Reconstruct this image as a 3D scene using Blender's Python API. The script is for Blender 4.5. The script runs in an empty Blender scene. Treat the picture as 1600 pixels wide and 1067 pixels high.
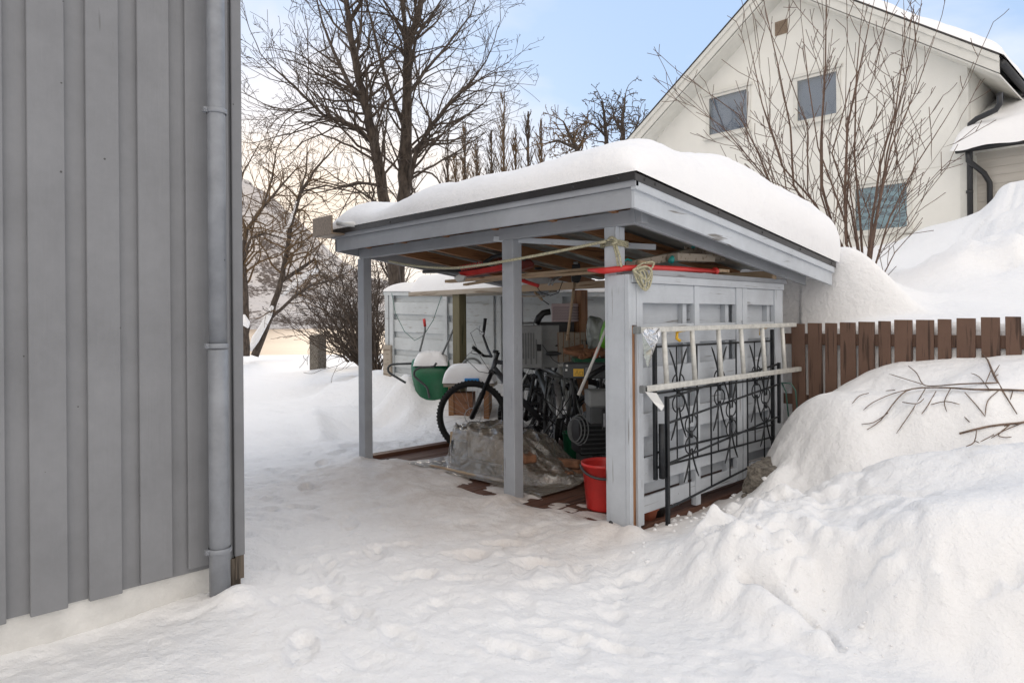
import bpy, bmesh, math, random
import numpy as np
from mathutils import Vector, Matrix
from math import radians, sin, cos, pi
S = bpy.context.scene
COL = S.collection
# ------------------------------------------------------------------ camera
# world: x runs along the shed front, y runs back into the shed, z up, origin = foot of the shed's near corner
F = 1067.0; ROLL = radians(0.45); SH = -36.0/1600
_a = math.atan2(.719, .695)
RT = Vector((cos(_a), sin(_a), 0)); DD = Vector((-sin(_a), cos(_a), 0)); ZZ = Vector((0, 0, 1))
CR = cos(ROLL)*RT - sin(ROLL)*ZZ; CU = sin(ROLL)*RT + cos(ROLL)*ZZ
CP = Vector((2.362, -3.219, 1.25))
cam = bpy.data.cameras.new('camera'); camo = bpy.data.objects.new('camera', cam); COL.objects.link(camo)
cam.sensor_width = 36; cam.lens = 36*F/1600; cam.shift_y = SH; cam.clip_start = .05; cam.clip_end = 6000
camo.matrix_world = Matrix(((CR.x, CU.x, -DD.x, CP.x), (CR.y, CU.y, -DD.y, CP.y), (CR.z, CU.z, -DD.z, CP.z), (0, 0, 0, 1)))
S.camera = camo
def at(px, py, d=None, x=None, y=None, z=None):
    """point of the place surveyed from the photograph: pixel plus a real distance or a known plane"""
    r = (px-800)/F*CR - (py-533.5-SH*1600)/F*CU + DD
    if x is not None: d = (x-CP.x)/r.x
    elif y is not None: d = (y-CP.y)/r.y
    elif z is not None: d = (z-CP.z)/r.z
    return CP + r*d
# ------------------------------------------------------------------ world, sun, exposure
SUN_DIR = (at(470, 268, d=1)-CP).normalized()
el = math.asin(SUN_DIR.z); az = math.atan2(SUN_DIR.x, SUN_DIR.y)
W = bpy.data.worlds.new('World'); S.world = W; W.use_nodes = True
nt = W.node_tree; N = nt.nodes; L = nt.links; N.clear()
def wn(t, **k):
    n = N.new(t)
    for a, b in k.items(): setattr(n, a, b)
    return n
out = wn('ShaderNodeOutputWorld'); bg = wn('ShaderNodeBackground'); bg.inputs[1].default_value = .1
sky = wn('ShaderNodeTexSky', sky_type='NISHITA'); sky.sun_disc = False; sky.sun_elevation = el; sky.sun_rotation = az
sky.air_density = 1.0; sky.dust_density = .6; sky.ozone_density = 1.5
tc = wn('ShaderNodeTexCoord'); sep = wn('ShaderNodeSeparateXYZ'); L.new(tc.outputs['Generated'], sep.inputs[0])
mp = wn('ShaderNodeMapping'); mp.inputs['Scale'].default_value = (1.2, 1.2, 3.6); mp.inputs['Rotation'].default_value = (0, .25, .6); L.new(tc.outputs['Generated'], mp.inputs[0])
nz = wn('ShaderNodeTexNoise'); nz.inputs['Scale'].default_value = 1.7; nz.inputs['Detail'].default_value = 7; nz.inputs['Roughness'].default_value = .52; nz.inputs['Distortion'].default_value = .5
L.new(mp.outputs[0], nz.inputs['Vector'])
def mth(op, a, b=None, clamp=False):
    n = wn('ShaderNodeMath', operation=op); n.use_clamp = clamp
    for i, v in enumerate((a, b)):
        if v is None: continue
        if isinstance(v, (int, float)): n.inputs[i].default_value = v
        else: L.new(v, n.inputs[i])
    return n.outputs[0]
# cloud cover: thicker towards the horizon
hz = mth('SUBTRACT', 1.0, mth('MULTIPLY', sep.outputs[2], 2.1), True)
hz2 = mth('POWER', hz, 2.2)
cm = mth('ADD', mth('MULTIPLY', mth('SUBTRACT', nz.outputs[0], .445), 3.0), mth('MULTIPLY', hz2, 1.9), True)
cm = mth('MULTIPLY', cm, .93)
dp = wn('ShaderNodeVectorMath', operation='DOT_PRODUCT'); L.new(tc.outputs['Generated'], dp.inputs[0]); dp.inputs[1].default_value = SUN_DIR
glow = mth('POWER', mth('MAXIMUM', dp.outputs['Value'], 0.0), 22.0)
cr = wn('ShaderNodeMix', data_type='RGBA'); cr.inputs[7].default_value = (10.9, 9.2, 7.4, 1); L.new(glow, cr.inputs[0])
# unseen cloud behind the viewer, made brighter and warmer to light the snow; ahead it thins to blue
dv = wn('ShaderNodeVectorMath', operation='DOT_PRODUCT'); L.new(tc.outputs['Generated'], dv.inputs[0]); dv.inputs[1].default_value = DD
back = wn('ShaderNodeMapRange', interpolation_type='SMOOTHSTEP'); back.inputs['From Min'].default_value = .45; back.inputs['From Max'].default_value = -.35; L.new(dv.outputs['Value'], back.inputs['Value'])
cb = wn('ShaderNodeMix', data_type='RGBA'); cb.inputs[6].default_value = (9.2, 9.3, 9.6, 1); cb.inputs[7].default_value = (11.9, 11.2, 10.6, 1); L.new(back.outputs[0], cb.inputs[0]); L.new(cb.outputs[2], cr.inputs[6])
cm = mth('ADD', cm, back.outputs[0], True)
skg = wn('ShaderNodeVectorMath', operation='MULTIPLY'); skg.inputs[1].default_value = (.30, .28, .25); L.new(sky.outputs[0], skg.inputs[0])
ska = wn('ShaderNodeVectorMath', operation='ADD'); ska.inputs[1].default_value = (3.9, 5.3, 7.7); L.new(skg.outputs[0], ska.inputs[0])
mx = wn('ShaderNodeMix', data_type='RGBA'); L.new(cm, mx.inputs[0]); L.new(ska.outputs[0], mx.inputs[6]); L.new(cr.outputs[2], mx.inputs[7])
L.new(mx.outputs[2], bg.inputs[0]); L.new(bg.outputs[0], out.inputs[0])
sl = bpy.data.lights.new('sun', 'SUN'); sl.energy = 1.5; sl.angle = radians(16); sl.color = (1, .86, .7)
so = bpy.data.objects.new('sun', sl); COL.objects.link(so); so.rotation_euler = SUN_DIR.to_track_quat('Z', 'Y').to_euler()
S.view_settings.view_transform = 'Standard'; S.view_settings.look = 'None'; S.view_settings.gamma = 1; S.view_settings.use_curve_mapping = False
S.view_settings.exposure = .20
# ------------------------------------------------------------------ materials
def mat(name, col=(.5, .5, .5), rough=.6, metal=0, nscale=0, namt=.15, bump=0, bscale=40, stretch=(1, 1, 1), col2=None, thr=(.35, .65), spec=.5, extra=None):
    m = bpy.data.materials.new(name); m.use_nodes = True; t = m.node_tree; p = t.nodes['Principled BSDF']
    p.inputs['Base Color'].default_value = (*col, 1); p.inputs['Roughness'].default_value = rough; p.inputs['Metallic'].default_value = metal
    p.inputs['Specular IOR Level'].default_value = spec
    co = t.nodes.new('ShaderNodeTexCoord'); ma = t.nodes.new('ShaderNodeMapping'); ma.inputs['Scale'].default_value = stretch; t.links.new(co.outputs['Object'], ma.inputs[0])
    if nscale:
        n = t.nodes.new('ShaderNodeTexNoise'); n.inputs['Scale'].default_value = nscale; n.inputs['Detail'].default_value = 6; n.inputs['Roughness'].default_value = .6; t.links.new(ma.outputs[0], n.inputs['Vector'])
        r = t.nodes.new('ShaderNodeValToRGB'); c2 = col2 or tuple(c*(1-namt*2) for c in col)
        r.color_ramp.elements[0].color = (*c2, 1); r.color_ramp.elements[1].color = (*col, 1); r.color_ramp.elements[0].position = thr[0]; r.color_ramp.elements[1].position = thr[1]
        t.links.new(n.outputs[0], r.inputs[0]); t.links.new(r.outputs[0], p.inputs['Base Color'])
    if bump:
        n2 = t.nodes.new('ShaderNodeTexNoise'); n2.inputs['Scale'].default_value = bscale; n2.inputs['Detail'].default_value = 5; t.links.new(ma.outputs[0], n2.inputs['Vector'])
        b = t.nodes.new('ShaderNodeBump'); b.inputs['Strength'].default_value = bump; b.inputs['Distance'].default_value = .01; t.links.new(n2.outputs[0], b.inputs['Height']); t.links.new(b.outputs[0], p.inputs['Normal'])
    if extra: extra(t, p, ma)
    return m
def worn(name, base, chip, axis, amt=.36, bump=.35):
    """painted sawn wood: faint grain along one axis, chips and dirt"""
    st = {'x': (.06, 1, 1), 'y': (1, .06, 1), 'z': (1, 1, .06)}[axis]
    def ex(t, p, ma):
        nd = t.nodes; lk = t.links
        g = nd.new('ShaderNodeTexNoise'); g.inputs['Scale'].default_value = 55; g.inputs['Detail'].default_value = 6; lk.new(ma.outputs[0], g.inputs['Vector'])
        co = nd.new('ShaderNodeTexCoord')
        s = nd.new('ShaderNodeTexNoise'); s.inputs['Scale'].default_value = 2.2; s.inputs['Detail'].default_value = 8; s.inputs['Roughness'].default_value = .7; lk.new(co.outputs['Object'], s.inputs['Vector'])
        f = nd.new('ShaderNodeTexNoise'); f.inputs['Scale'].default_value = 38; f.inputs['Detail'].default_value = 4; lk.new(ma.outputs[0], f.inputs['Vector'])
        r1 = nd.new('ShaderNodeValToRGB'); e = r1.color_ramp.elements; e[0].position = .25; e[1].position = .7
        e[0].color = (*[c*.80 for c in base], 1); e[1].color = (*[min(1, c*1.09) for c in base], 1); lk.new(s.outputs[0], r1.inputs[0])
        r2 = nd.new('ShaderNodeValToRGB'); e = r2.color_ramp.elements; e[0].position = amt-.05; e[1].position = amt+.02; e[0].color = (1, 1, 1, 1); e[1].color = (0, 0, 0, 1); lk.new(f.outputs[0], r2.inputs[0])
        mm = nd.new('ShaderNodeMix'); mm.data_type = 'RGBA'; lk.new(r2.outputs[0], mm.inputs[0]); lk.new(r1.outputs[0], mm.inputs[6]); mm.inputs[7].default_value = (*chip, 1)
        lk.new(mm.outputs[2], p.inputs['Base Color'])
        b = nd.new('ShaderNodeBump'); b.inputs['Strength'].default_value = bump; b.inputs['Distance'].default_value = .006; lk.new(g.outputs[0], b.inputs['Height']); lk.new(b.outputs[0], p.inputs['Normal'])
    return mat(name, base, .62, stretch=st, spec=.35, extra=ex)
M = {}
SHEDC = (.50, .535, .575)
for ax in 'xyz': M['pale_'+ax] = worn('pale_grey_paint_'+ax, (.52, .55, .585), (.20, .19, .18), ax, .33)
for ax in 'xyz': M['grey_'+ax] = worn('shed_grey_paint_'+ax, (.36, .375, .40), (.13, .12, .11), ax, .30)
M['fence_pale'] = worn('weathered_pale_boards', (.52, .545, .55), (.36, .35, .33), 'x', .36)
def flecks(m, sc=7.0, thr=.028, col=(.07, .07, .07)):
    t = m.node_tree; nd = t.nodes; lk = t.links; p = nd['Principled BSDF']; src = p.inputs['Base Color'].links[0].from_socket; co = nd.new('ShaderNodeTexCoord'); v = nd.new('ShaderNodeTexVoronoi'); v.inputs['Scale'].default_value = sc; lk.new(co.outputs['Object'], v.inputs['Vector'])
    n = nd.new('ShaderNodeTexNoise'); n.inputs['Scale'].default_value = 30; lk.new(co.outputs['Object'], n.inputs['Vector']); a = nd.new('ShaderNodeMath'); a.operation = 'MULTIPLY'; lk.new(n.outputs[0], a.inputs[0]); a.inputs[1].default_value = thr*2
    c = nd.new('ShaderNodeMath'); c.operation = 'LESS_THAN'; lk.new(v.outputs['Distance'], c.inputs[0]); lk.new(a.outputs[0], c.inputs[1]); x = nd.new('ShaderNodeMix'); x.data_type = 'RGBA'; lk.new(c.outputs[0], x.inputs[0]); lk.new(src, x.inputs[6]); x.inputs[7].default_value = (*col, 1); lk.new(x.outputs[2], p.inputs['Base Color'])
M['housegrey'] = worn('house_grey_paint', (.232, .236, .246), (.10, .10, .10), 'z', .25, .28)
flecks(M['housegrey'])
M['pipegrey'] = mat('pipe_grey_paint', (.27, .285, .31), .35, nscale=9, namt=.12, bump=.1, bscale=30)
M['rafter'] = worn('raw_brown_timber', (.30, .145, .065), (.12, .05, .02), 'y', .42)
M['rafter_z'] = worn('raw_brown_timber_upright', (.33, .17, .085), (.14, .06, .03), 'z', .42)
M['raw_x'] = worn('raw_light_timber', (.52, .38, .25), (.25, .15, .08), 'x', .38)
M['olive'] = worn('olive_treated_timber', (.15, .13, .07), (.06, .06, .03), 'z', .40)
M['greywood_z'] = worn('rotten_grey_stud', (.16, .13, .10), (.05, .04, .03), 'z', .45)
M['greywood'] = worn('grey_weathered_timber', (.36, .31, .25), (.18, .14, .1), 'x', .40)
M['picket'] = worn('brown_stained_boards', (.145, .085, .060), (.06, .035, .025), 'z', .42)
M['deck'] = worn('red_brown_deck', (.12, .055, .035), (.04, .02, .015), 'y', .42)
M['drip'] = mat('dark_drip_metal', (.045, .042, .042), .35, .3, nscale=6, namt=.15)
M['gutterbox'] = mat('tan_gutter_end', (.32, .24, .17), .5, nscale=60, namt=.2)
M['white_metal'] = mat('white_metal', (.75, .75, .73), .35)
M['alu'] = mat('weathered_aluminium', (.70, .69, .64), .42, .25, nscale=25, namt=.12, bump=.08)
M['iron'] = mat('black_painted_iron', (.018, .021, .025), .38, .2, nscale=22, namt=.25, bump=.25, bscale=60)
M['black'] = mat('black_plastic', (.016, .016, .017), .42, nscale=14, namt=.15)
M['rubber'] = mat('tyre_rubber', (.013, .013, .013), .75, bump=.3, bscale=120)
M['darkgrey'] = mat('dark_grey_plastic', (.055, .06, .062), .48, nscale=18, namt=.12)
M['midgrey'] = mat('mid_grey_plastic', (.20, .21, .21), .5, nscale=12, namt=.1)
M['ltgrey'] = mat('light_grey_plastic', (.36, .37, .37), .55, nscale=12, namt=.1)
M['silver'] = mat('silver_metal', (.55, .56, .57), .3, .7, nscale=30, namt=.15)
M['frame_a'] = mat('graphite_bike_paint', (.10, .105, .115), .3, .4)
M['frame_c'] = mat('grey_bike_paint', (.16, .165, .16), .35, .3, nscale=12, namt=.15)
M['frame_e'] = mat('white_bike_paint', (.62, .63, .6), .35)
M['red'] = mat('red_plastic', (.62, .035, .03), .34, nscale=7, namt=.1, bump=.05)
M['red2'] = mat('faded_red_plastic', (.36, .06, .045), .5, nscale=9, namt=.2)
M['orange'] = mat('orange_plastic', (.75, .15, .05), .4)
M['green'] = mat('green_plastic', (.012, .15, .065), .4, nscale=4, namt=.2, bump=.05)
M['lime'] = mat('lime_green_plastic', (.16, .48, .03), .4)
M['teal'] = mat('teal_plastic', (.03, .36, .33), .45)
M['blue'] = mat('blue_plastic', (.02, .22, .55), .4)
M['yellow'] = mat('yellow_plastic', (.78, .45, .03), .45)
M['rope'] = mat('cream_rope', (.62, .58, .40), .8, nscale=90, namt=.25, bump=.6, bscale=160)
M['pink'] = mat('dusty_pink_plastic', (.46, .36, .36), .5)
M['terracotta'] = mat('terracotta', (.42, .12, .06), .8, nscale=15, namt=.2)
M['wire'] = mat('green_wire', (.05, .14, .11), .5)
M['stone'] = mat('granite', (.24, .215, .18), .9, nscale=38, namt=.3, bump=.9, bscale=30, col2=(.07, .06, .05))
M['firewood'] = mat('firewood', (.36, .17, .09), .8, nscale=14, namt=.25, bump=.4, bscale=40)
M['foundation'] = mat('limewashed_concrete', (.76, .75, .72), .85, nscale=5, namt=.1, bump=.5, bscale=50)
M['render'] = mat('cream_render', (.81, .80, .75), .85, nscale=1.2, namt=.035, bump=.25, bscale=60)
M['whitewood'] = mat('white_painted_trim', (.70, .69, .64), .6, nscale=6, namt=.05, bump=.1)
M['curtain_or_backing'] = None
M['darkpipe'] = mat('dark_grey_downpipe', (.032, .033, .036), .35, .2)
M['bark'] = mat('grey_brown_bark', (.105, .08, .062), .9, nscale=18, namt=.25, bump=.9, bscale=26, stretch=(1, 1, .35), col2=(.03, .022, .017))
M['twig'] = mat('brown_twigs', (.085, .060, .042), .8, nscale=6, namt=.2)
M['goldtwig'] = mat('warm_brown_twigs', (.17, .105, .05), .8, nscale=3, namt=.25)
M['cutwood'] = mat('pale_cut_branch', (.24, .165, .12), .8, nscale=30, namt=.3, bump=.5, bscale=90)
M['shrubstem'] = mat('reddish_shrub_stems', (.15, .09, .062), .7, nscale=20, namt=.25)
def snowmat(name, bumps, sss=.0, tint=(.90, .895, .895)):
    def ex(t, p, ma):
        nd = t.nodes; lk = t.links; prev = None
        for sc, st, ds, dt in bumps:
            n = nd.new('ShaderNodeTexNoise'); n.inputs['Scale'].default_value = sc; n.inputs['Detail'].default_value = dt; n.inputs['Roughness'].default_value = .55; lk.new(ma.outputs[0], n.inputs['Vector'])
            b = nd.new('ShaderNodeBump'); b.inputs['Strength'].default_value = st; b.inputs['Distance'].default_value = ds; lk.new(n.outputs[0], b.inputs['Height'])
            if prev: lk.new(prev.outputs[0], b.inputs['Normal'])
            prev = b
        lk.new(prev.outputs[0], p.inputs['Normal'])
        if sss:
            p.inputs['Subsurface Weight'].default_value = sss; p.inputs['Subsurface Radius'].default_value = (.03, .035, .045); p.inputs['Subsurface Scale'].default_value = .5
    return mat(name, tint, .75, spec=.25, extra=ex)
M['snow'] = snowmat('snow', [(3.5, .4, .05, 3), (17, .75, .018, 6), (60, .8, .006, 5), (170, .7, .003, 3)])
M['snowroof'] = snowmat('roof_snow', [(4, .5, .04, 4), (19, .4, .010, 5), (90, .4, .003, 4)])
# ground: snow with trodden dirt under the roof
def groundmat():
    m = M['snow'].copy(); m.name = 'trodden_snow'; t = m.node_tree; nd = t.nodes; lk = t.links; p = nd['Principled BSDF']
    co = nd.new('ShaderNodeTexCoord'); n = nd.new('ShaderNodeTexNoise'); n.inputs['Scale'].default_value = 3.2; n.inputs['Detail'].default_value = 9; n.inputs['Roughness'].default_value = .7; lk.new(co.outputs['Object'], n.inputs['Vector'])
    at_ = nd.new('ShaderNodeAttribute'); at_.attribute_name = 'dirt'
    mu = nd.new('ShaderNodeMath'); mu.operation = 'MULTIPLY'; lk.new(n.outputs[0], mu.inputs[0]); lk.new(at_.outputs['Fac'], mu.inputs[1])
    r = nd.new('ShaderNodeValToRGB'); e = r.color_ramp.elements; e[0].position = 0; e[1].position = .62; e[0].color = (.90, .895, .89, 1); e[1].color = (.50, .43, .38, 1); lk.new(mu.outputs[0], r.inputs[0]); lk.new(r.outputs[0], p.inputs['Base Color'])
    return m
M['ground'] = groundmat()
def glassmat(name, base=.04, tint=(.9, .95, 1)):
    m = bpy.data.materials.new(name); m.use_nodes = True; t = m.node_tree; t.nodes.clear(); o = t.nodes.new('ShaderNodeOutputMaterial')
    a = t.nodes.new('ShaderNodeBsdfTransparent'); a.inputs[0].default_value = (*tint, 1); g = t.nodes.new('ShaderNodeBsdfGlossy'); g.inputs['Roughness'].default_value = .03
    f = t.nodes.new('ShaderNodeLayerWeight'); f.inputs[0].default_value = .35; ad = t.nodes.new('ShaderNodeMath'); ad.operation = 'ADD'; ad.inputs[1].default_value = base; t.links.new(f.outputs['Fresnel'], ad.inputs[0])
    x = t.nodes.new('ShaderNodeMixShader'); t.links.new(ad.outputs[0], x.inputs[0]); t.links.new(a.outputs[0], x.inputs[1]); t.links.new(g.outputs[0], x.inputs[2]); t.links.new(x.outputs[0], o.inputs[0]); return m
M['glass'] = glassmat('window_glass', .03)
def plasticmat(name, tint, dens):
    m = bpy.data.materials.new(name); m.use_nodes = True; t = m.node_tree; t.nodes.clear(); o = t.nodes.new('ShaderNodeOutputMaterial')
    a = t.nodes.new('ShaderNodeBsdfTransparent'); d = t.nodes.new('ShaderNodeBsdfDiffuse'); d.inputs[0].default_value = (*tint, 1); tr = t.nodes.new('ShaderNodeBsdfTranslucent'); tr.inputs[0].default_value = (*tint, 1)
    g = t.nodes.new('ShaderNodeBsdfGlossy'); g.inputs['Roughness'].default_value = .12
    x0 = t.nodes.new('ShaderNodeMixShader'); x0.inputs[0].default_value = .35; t.links.new(d.outputs[0], x0.inputs[1]); t.links.new(tr.outputs[0], x0.inputs[2])
    x1 = t.nodes.new('ShaderNodeMixShader'); x1.inputs[0].default_value = dens; t.links.new(a.outputs[0], x1.inputs[1]); t.links.new(x0.outputs[0], x1.inputs[2])
    f = t.nodes.new('ShaderNodeLayerWeight'); f.inputs[0].default_value = .45; ad = t.nodes.new('ShaderNodeMath'); ad.operation = 'ADD'; ad.inputs[1].default_value = .08; t.links.new(f.outputs['Fresnel'], ad.inputs[0])
    x2 = t.nodes.new('ShaderNodeMixShader'); t.links.new(ad.outputs[0], x2.inputs[0]); t.links.new(x1.outputs[0], x2.inputs[1]); t.links.new(g.outputs[0], x2.inputs[2])
    co = t.nodes.new('ShaderNodeTexCoord'); n = t.nodes.new('ShaderNodeTexVoronoi'); n.inputs['Scale'].default_value = 7; n.inputs['Randomness'].default_value = 1; t.links.new(co.outputs['Object'], n.inputs['Vector'])
    n2 = t.nodes.new('ShaderNodeTexNoise'); n2.inputs['Scale'].default_value = 4; n2.inputs['Detail'].default_value = 5; n2.inputs['Distortion'].default_value = 3.5; t.links.new(co.outputs['Object'], n2.inputs['Vector'])
    b = t.nodes.new('ShaderNodeBump'); b.inputs['Strength'].default_value = .35; b.inputs['Distance'].default_value = .03; t.links.new(n.outputs[0], b.inputs['Height'])
    b2 = t.nodes.new('ShaderNodeBump'); b2.inputs['Strength'].default_value = 1; b2.inputs['Distance'].default_value = .04; t.links.new(n2.outputs[0], b2.inputs['Height']); t.links.new(b.outputs[0], b2.inputs['Normal'])
    for q in (d, g): t.links.new(b2.outputs[0], q.inputs['Normal'])
    t.links.new(x2.outputs[0], o.inputs[0]); return m
M['sheet'] = plasticmat('clear_plastic_sheet', (.80, .72, .60), .34)
M['bag'] = plasticmat('clear_plastic_bag', (.5, .58, .5), .5)
def curtainmat():
    def ex(t, p, ma):
        nd = t.nodes; lk = t.links
        w = nd.new('ShaderNodeTexVoronoi'); w.feature = 'DISTANCE_TO_EDGE'; w.inputs['Scale'].default_value = 9; lk.new(ma.outputs[0], w.inputs['Vector'])
        w2 = nd.new('ShaderNodeTexWave'); w2.wave_type = 'RINGS'; w2.inputs['Scale'].default_value = 2.2; w2.inputs['Distortion'].default_value = 7; w2.inputs['Detail'].default_value = 1; lk.new(ma.outputs[0], w2.inputs['Vector'])
        a = nd.new('ShaderNodeMath'); a.operation = 'MULTIPLY'; lk.new(w.outputs[0], a.inputs[0]); a.inputs[1].default_value = 3.2
        b = nd.new('ShaderNodeMath'); b.operation = 'MULTIPLY'; lk.new(a.outputs[0], b.inputs[0]); lk.new(w2.outputs[0], b.inputs[1])
        r = nd.new('ShaderNodeValToRGB'); e = r.color_ramp.elements; e[0].color = (.30, .52, .52, 1); e[1].color = (.02, .12, .15, 1); e[0].position = .04; e[1].position = .22; lk.new(b.outputs[0], r.inputs[0]); lk.new(r.outputs[0], p.inputs['Base Color'])
    return mat('teal_patterned_curtain', (.1, .3, .3), .8, extra=ex)
M['curtain_or_backing'] = curtainmat()
M['blind'] = mat('pale_blind', (.26, .29, .34), .8)  # sky reflection of the upper windows put into this blue-grey colour
M['sea'] = mat('sunset_tinted_sea', (.40, .27, .155), .6, nscale=.02, namt=.12, bump=.1, bscale=.3)  # golden sunset reflection put into the water's base colour
flecks(M['pipegrey'], 9, .04)
for k_ in ('pale_y', 'pale_z', 'grey_z', 'grey_x'): flecks(M[k_], 8, .025, (.12, .11, .10))
flecks(M['foundation'], 3, .08, (.52, .48, .40))
# ------------------------------------------------------------------ mesh helpers
class MB:
    def __init__(s): s.v = []; s.f = []; s.sm = []
    def add(s, vs, fs, smooth=False):
        o = len(s.v); s.v += [tuple(v) for v in vs]; s.f += [tuple(i+o for i in f) for f in fs]; s.sm += [smooth]*len(fs); return s
    def box(s, x0, x1, y0, y1, z0, z1, T=None):
        x0, x1 = sorted((x0, x1)); y0, y1 = sorted((y0, y1)); z0, z1 = sorted((z0, z1))
        vs = [Vector(p) for p in ((x0, y0, z0), (x1, y0, z0), (x1, y1, z0), (x0, y1, z0), (x0, y0, z1), (x1, y0, z1), (x1, y1, z1), (x0, y1, z1))]
        if T is not None: vs = [T @ v for v in vs]
        return s.add(vs, [(0, 3, 2, 1), (4, 5, 6, 7), (0, 1, 5, 4), (1, 2, 6, 5), (2, 3, 7, 6), (3, 0, 4, 7)])
    def bar(s, a, b, w, h, up=(0, 0, 1)):
        """rectangular bar from a to b, w across, h along up"""
        a = Vector(a); b = Vector(b); d = (b-a); l = d.length; d.normalize(); u = Vector(up); sd = d.cross(u).normalized(); u = sd.cross(d)
        T = Matrix((( *[0]*4,),)*4); T = Matrix(((d.x, sd.x, u.x, a.x), (d.y, sd.y, u.y, a.y), (d.z, sd.z, u.z, a.z), (0, 0, 0, 1)))
        return s.box(0, l, -w/2, w/2, -h/2, h/2, T)
    def tube(s, pts, r, n=8, caps=True, closed=False):
        pts = [Vector(p) for p in pts]; m = len(pts); rs = r if isinstance(r, (list, tuple)) else [r]*m
        vs = []; prev = None
        for i, p in enumerate(pts):
            if closed: d = pts[(i+1) % m]-pts[i-1]
            else: d = pts[min(i+1, m-1)]-pts[max(i-1, 0)]
            if d.length < 1e-9: d = Vector((0, 0, 1))
            d.normalize()
            if prev is None:
                a = Vector((0, 0, 1)) if abs(d.z) < .9 else Vector((1, 0, 0)); u = d.cross(a).normalized()
            else:
                u = prev-d*prev.dot(d)
                if u.length < 1e-6: u = d.orthogonal()
                u.normalize()
            prev = u; w = d.cross(u)
            vs += [p+(u*cos(2*pi*k/n)+w*sin(2*pi*k/n))*rs[i] for k in range(n)]
        fs = []
        for i in range(m if closed else m-1):
            j = (i+1) % m
            for k in range(n):
                fs.append((i*n+k, i*n+(k+1) % n, j*n+(k+1) % n, j*n+k))
        if caps and not closed: fs += [tuple(range(n))[::-1], tuple((m-1)*n+k for k in range(n))]
        return s.add(vs, fs, True)
    def lathe(s, prof, c=(0, 0, 0), n=28, T=None):
        vs = []; c = Vector(c)
        for r, z in prof: vs += [Vector((r*cos(2*pi*k/n), r*sin(2*pi*k/n), z)) for k in range(n)]
        vs = [(T @ v if T is not None else v)+c for v in vs]
        fs = [(i*n+k, i*n+(k+1) % n, (i+1)*n+(k+1) % n, (i+1)*n+k) for i in range(len(prof)-1) for k in range(n)]
        return s.add(vs, fs, True)
    def prism(s, poly, a, b):
        """polygon (list of 3D points) swept by vector b-a"""
        d = Vector(b)-Vector(a); n = len(poly); P = [Vector(p) for p in poly]
        return s.add(P+[p+d for p in P], [tuple(range(n))[::-1], tuple(range(n, 2*n))]+[(i, (i+1) % n, n+(i+1) % n, n+i) for i in range(n)])
    def build(s, name, m, parent=None, bevel=0, loc=None):
        me = bpy.data.meshes.new(name); me.from_pydata(s.v, [], s.f); me.update()
        bm = bmesh.new(); bm.from_mesh(me); bmesh.ops.recalc_face_normals(bm, faces=bm.faces); bm.to_mesh(me); bm.free()
        me.polygons.foreach_set('use_smooth', s.sm); me.materials.append(m if not isinstance(m, str) else M[m])
        o = bpy.data.objects.new(name, me); COL.objects.link(o)
        if parent is not None:
            o.parent = parent; pm = parent
            # geometry is given in world coordinates; every empty sits unrotated at its base
            off = Vector((0, 0, 0)); q = parent
            while q is not None: off += q.location; q = q.parent
            if off.length > 0: me.transform(Matrix.Translation(-off))
        if bevel:
            b = o.modifiers.new('bevel', 'BEVEL'); b.width = bevel; b.segments = 1; b.limit_method = 'ANGLE'
        return o
def tag(o, label=None, cat=None, group=None, kind=None):
    if label: o['label'] = label
    if cat: o['category'] = cat
    if group: o['group'] = group
    if kind: o['kind'] = kind
    return o
def thing(name, label, cat, loc=(0, 0, 0), group=None):
    o = bpy.data.objects.new(name, None); COL.objects.link(o); o.location = loc; o.empty_display_size = .1
    return tag(o, label, cat, group)
def B(x0, x1, y0, y1, z0, z1): return MB().box(x0, x1, y0, y1, z0, z1)
def grid_obj(name, m, X, Y, Zf, parent=None):
    ny, nx = X.shape; vs = np.stack([X, Y, Zf], -1).reshape(-1, 3)
    i = np.arange(ny-1)[:, None]*nx+np.arange(nx-1)[None]; f = np.stack([i, i+1, i+nx+1, i+nx], -1).reshape(-1, 4)
    me = bpy.data.meshes.new(name); me.vertices.add(len(vs)); me.vertices.foreach_set('co', vs.ravel().astype(np.float32))
    me.loops.add(f.size); me.loops.foreach_set('vertex_index', f.ravel().astype(np.int32)); me.polygons.add(len(f)); me.polygons.foreach_set('loop_start', np.arange(0, f.size, 4, dtype=np.int32)); me.polygons.foreach_set('use_smooth', np.ones(len(f), bool))
    me.update(calc_edges=True); me.validate(); me.materials.append(M[m] if isinstance(m, str) else m)
    o = bpy.data.objects.new(name, me); COL.objects.link(o); o.parent = parent; return o
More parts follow.
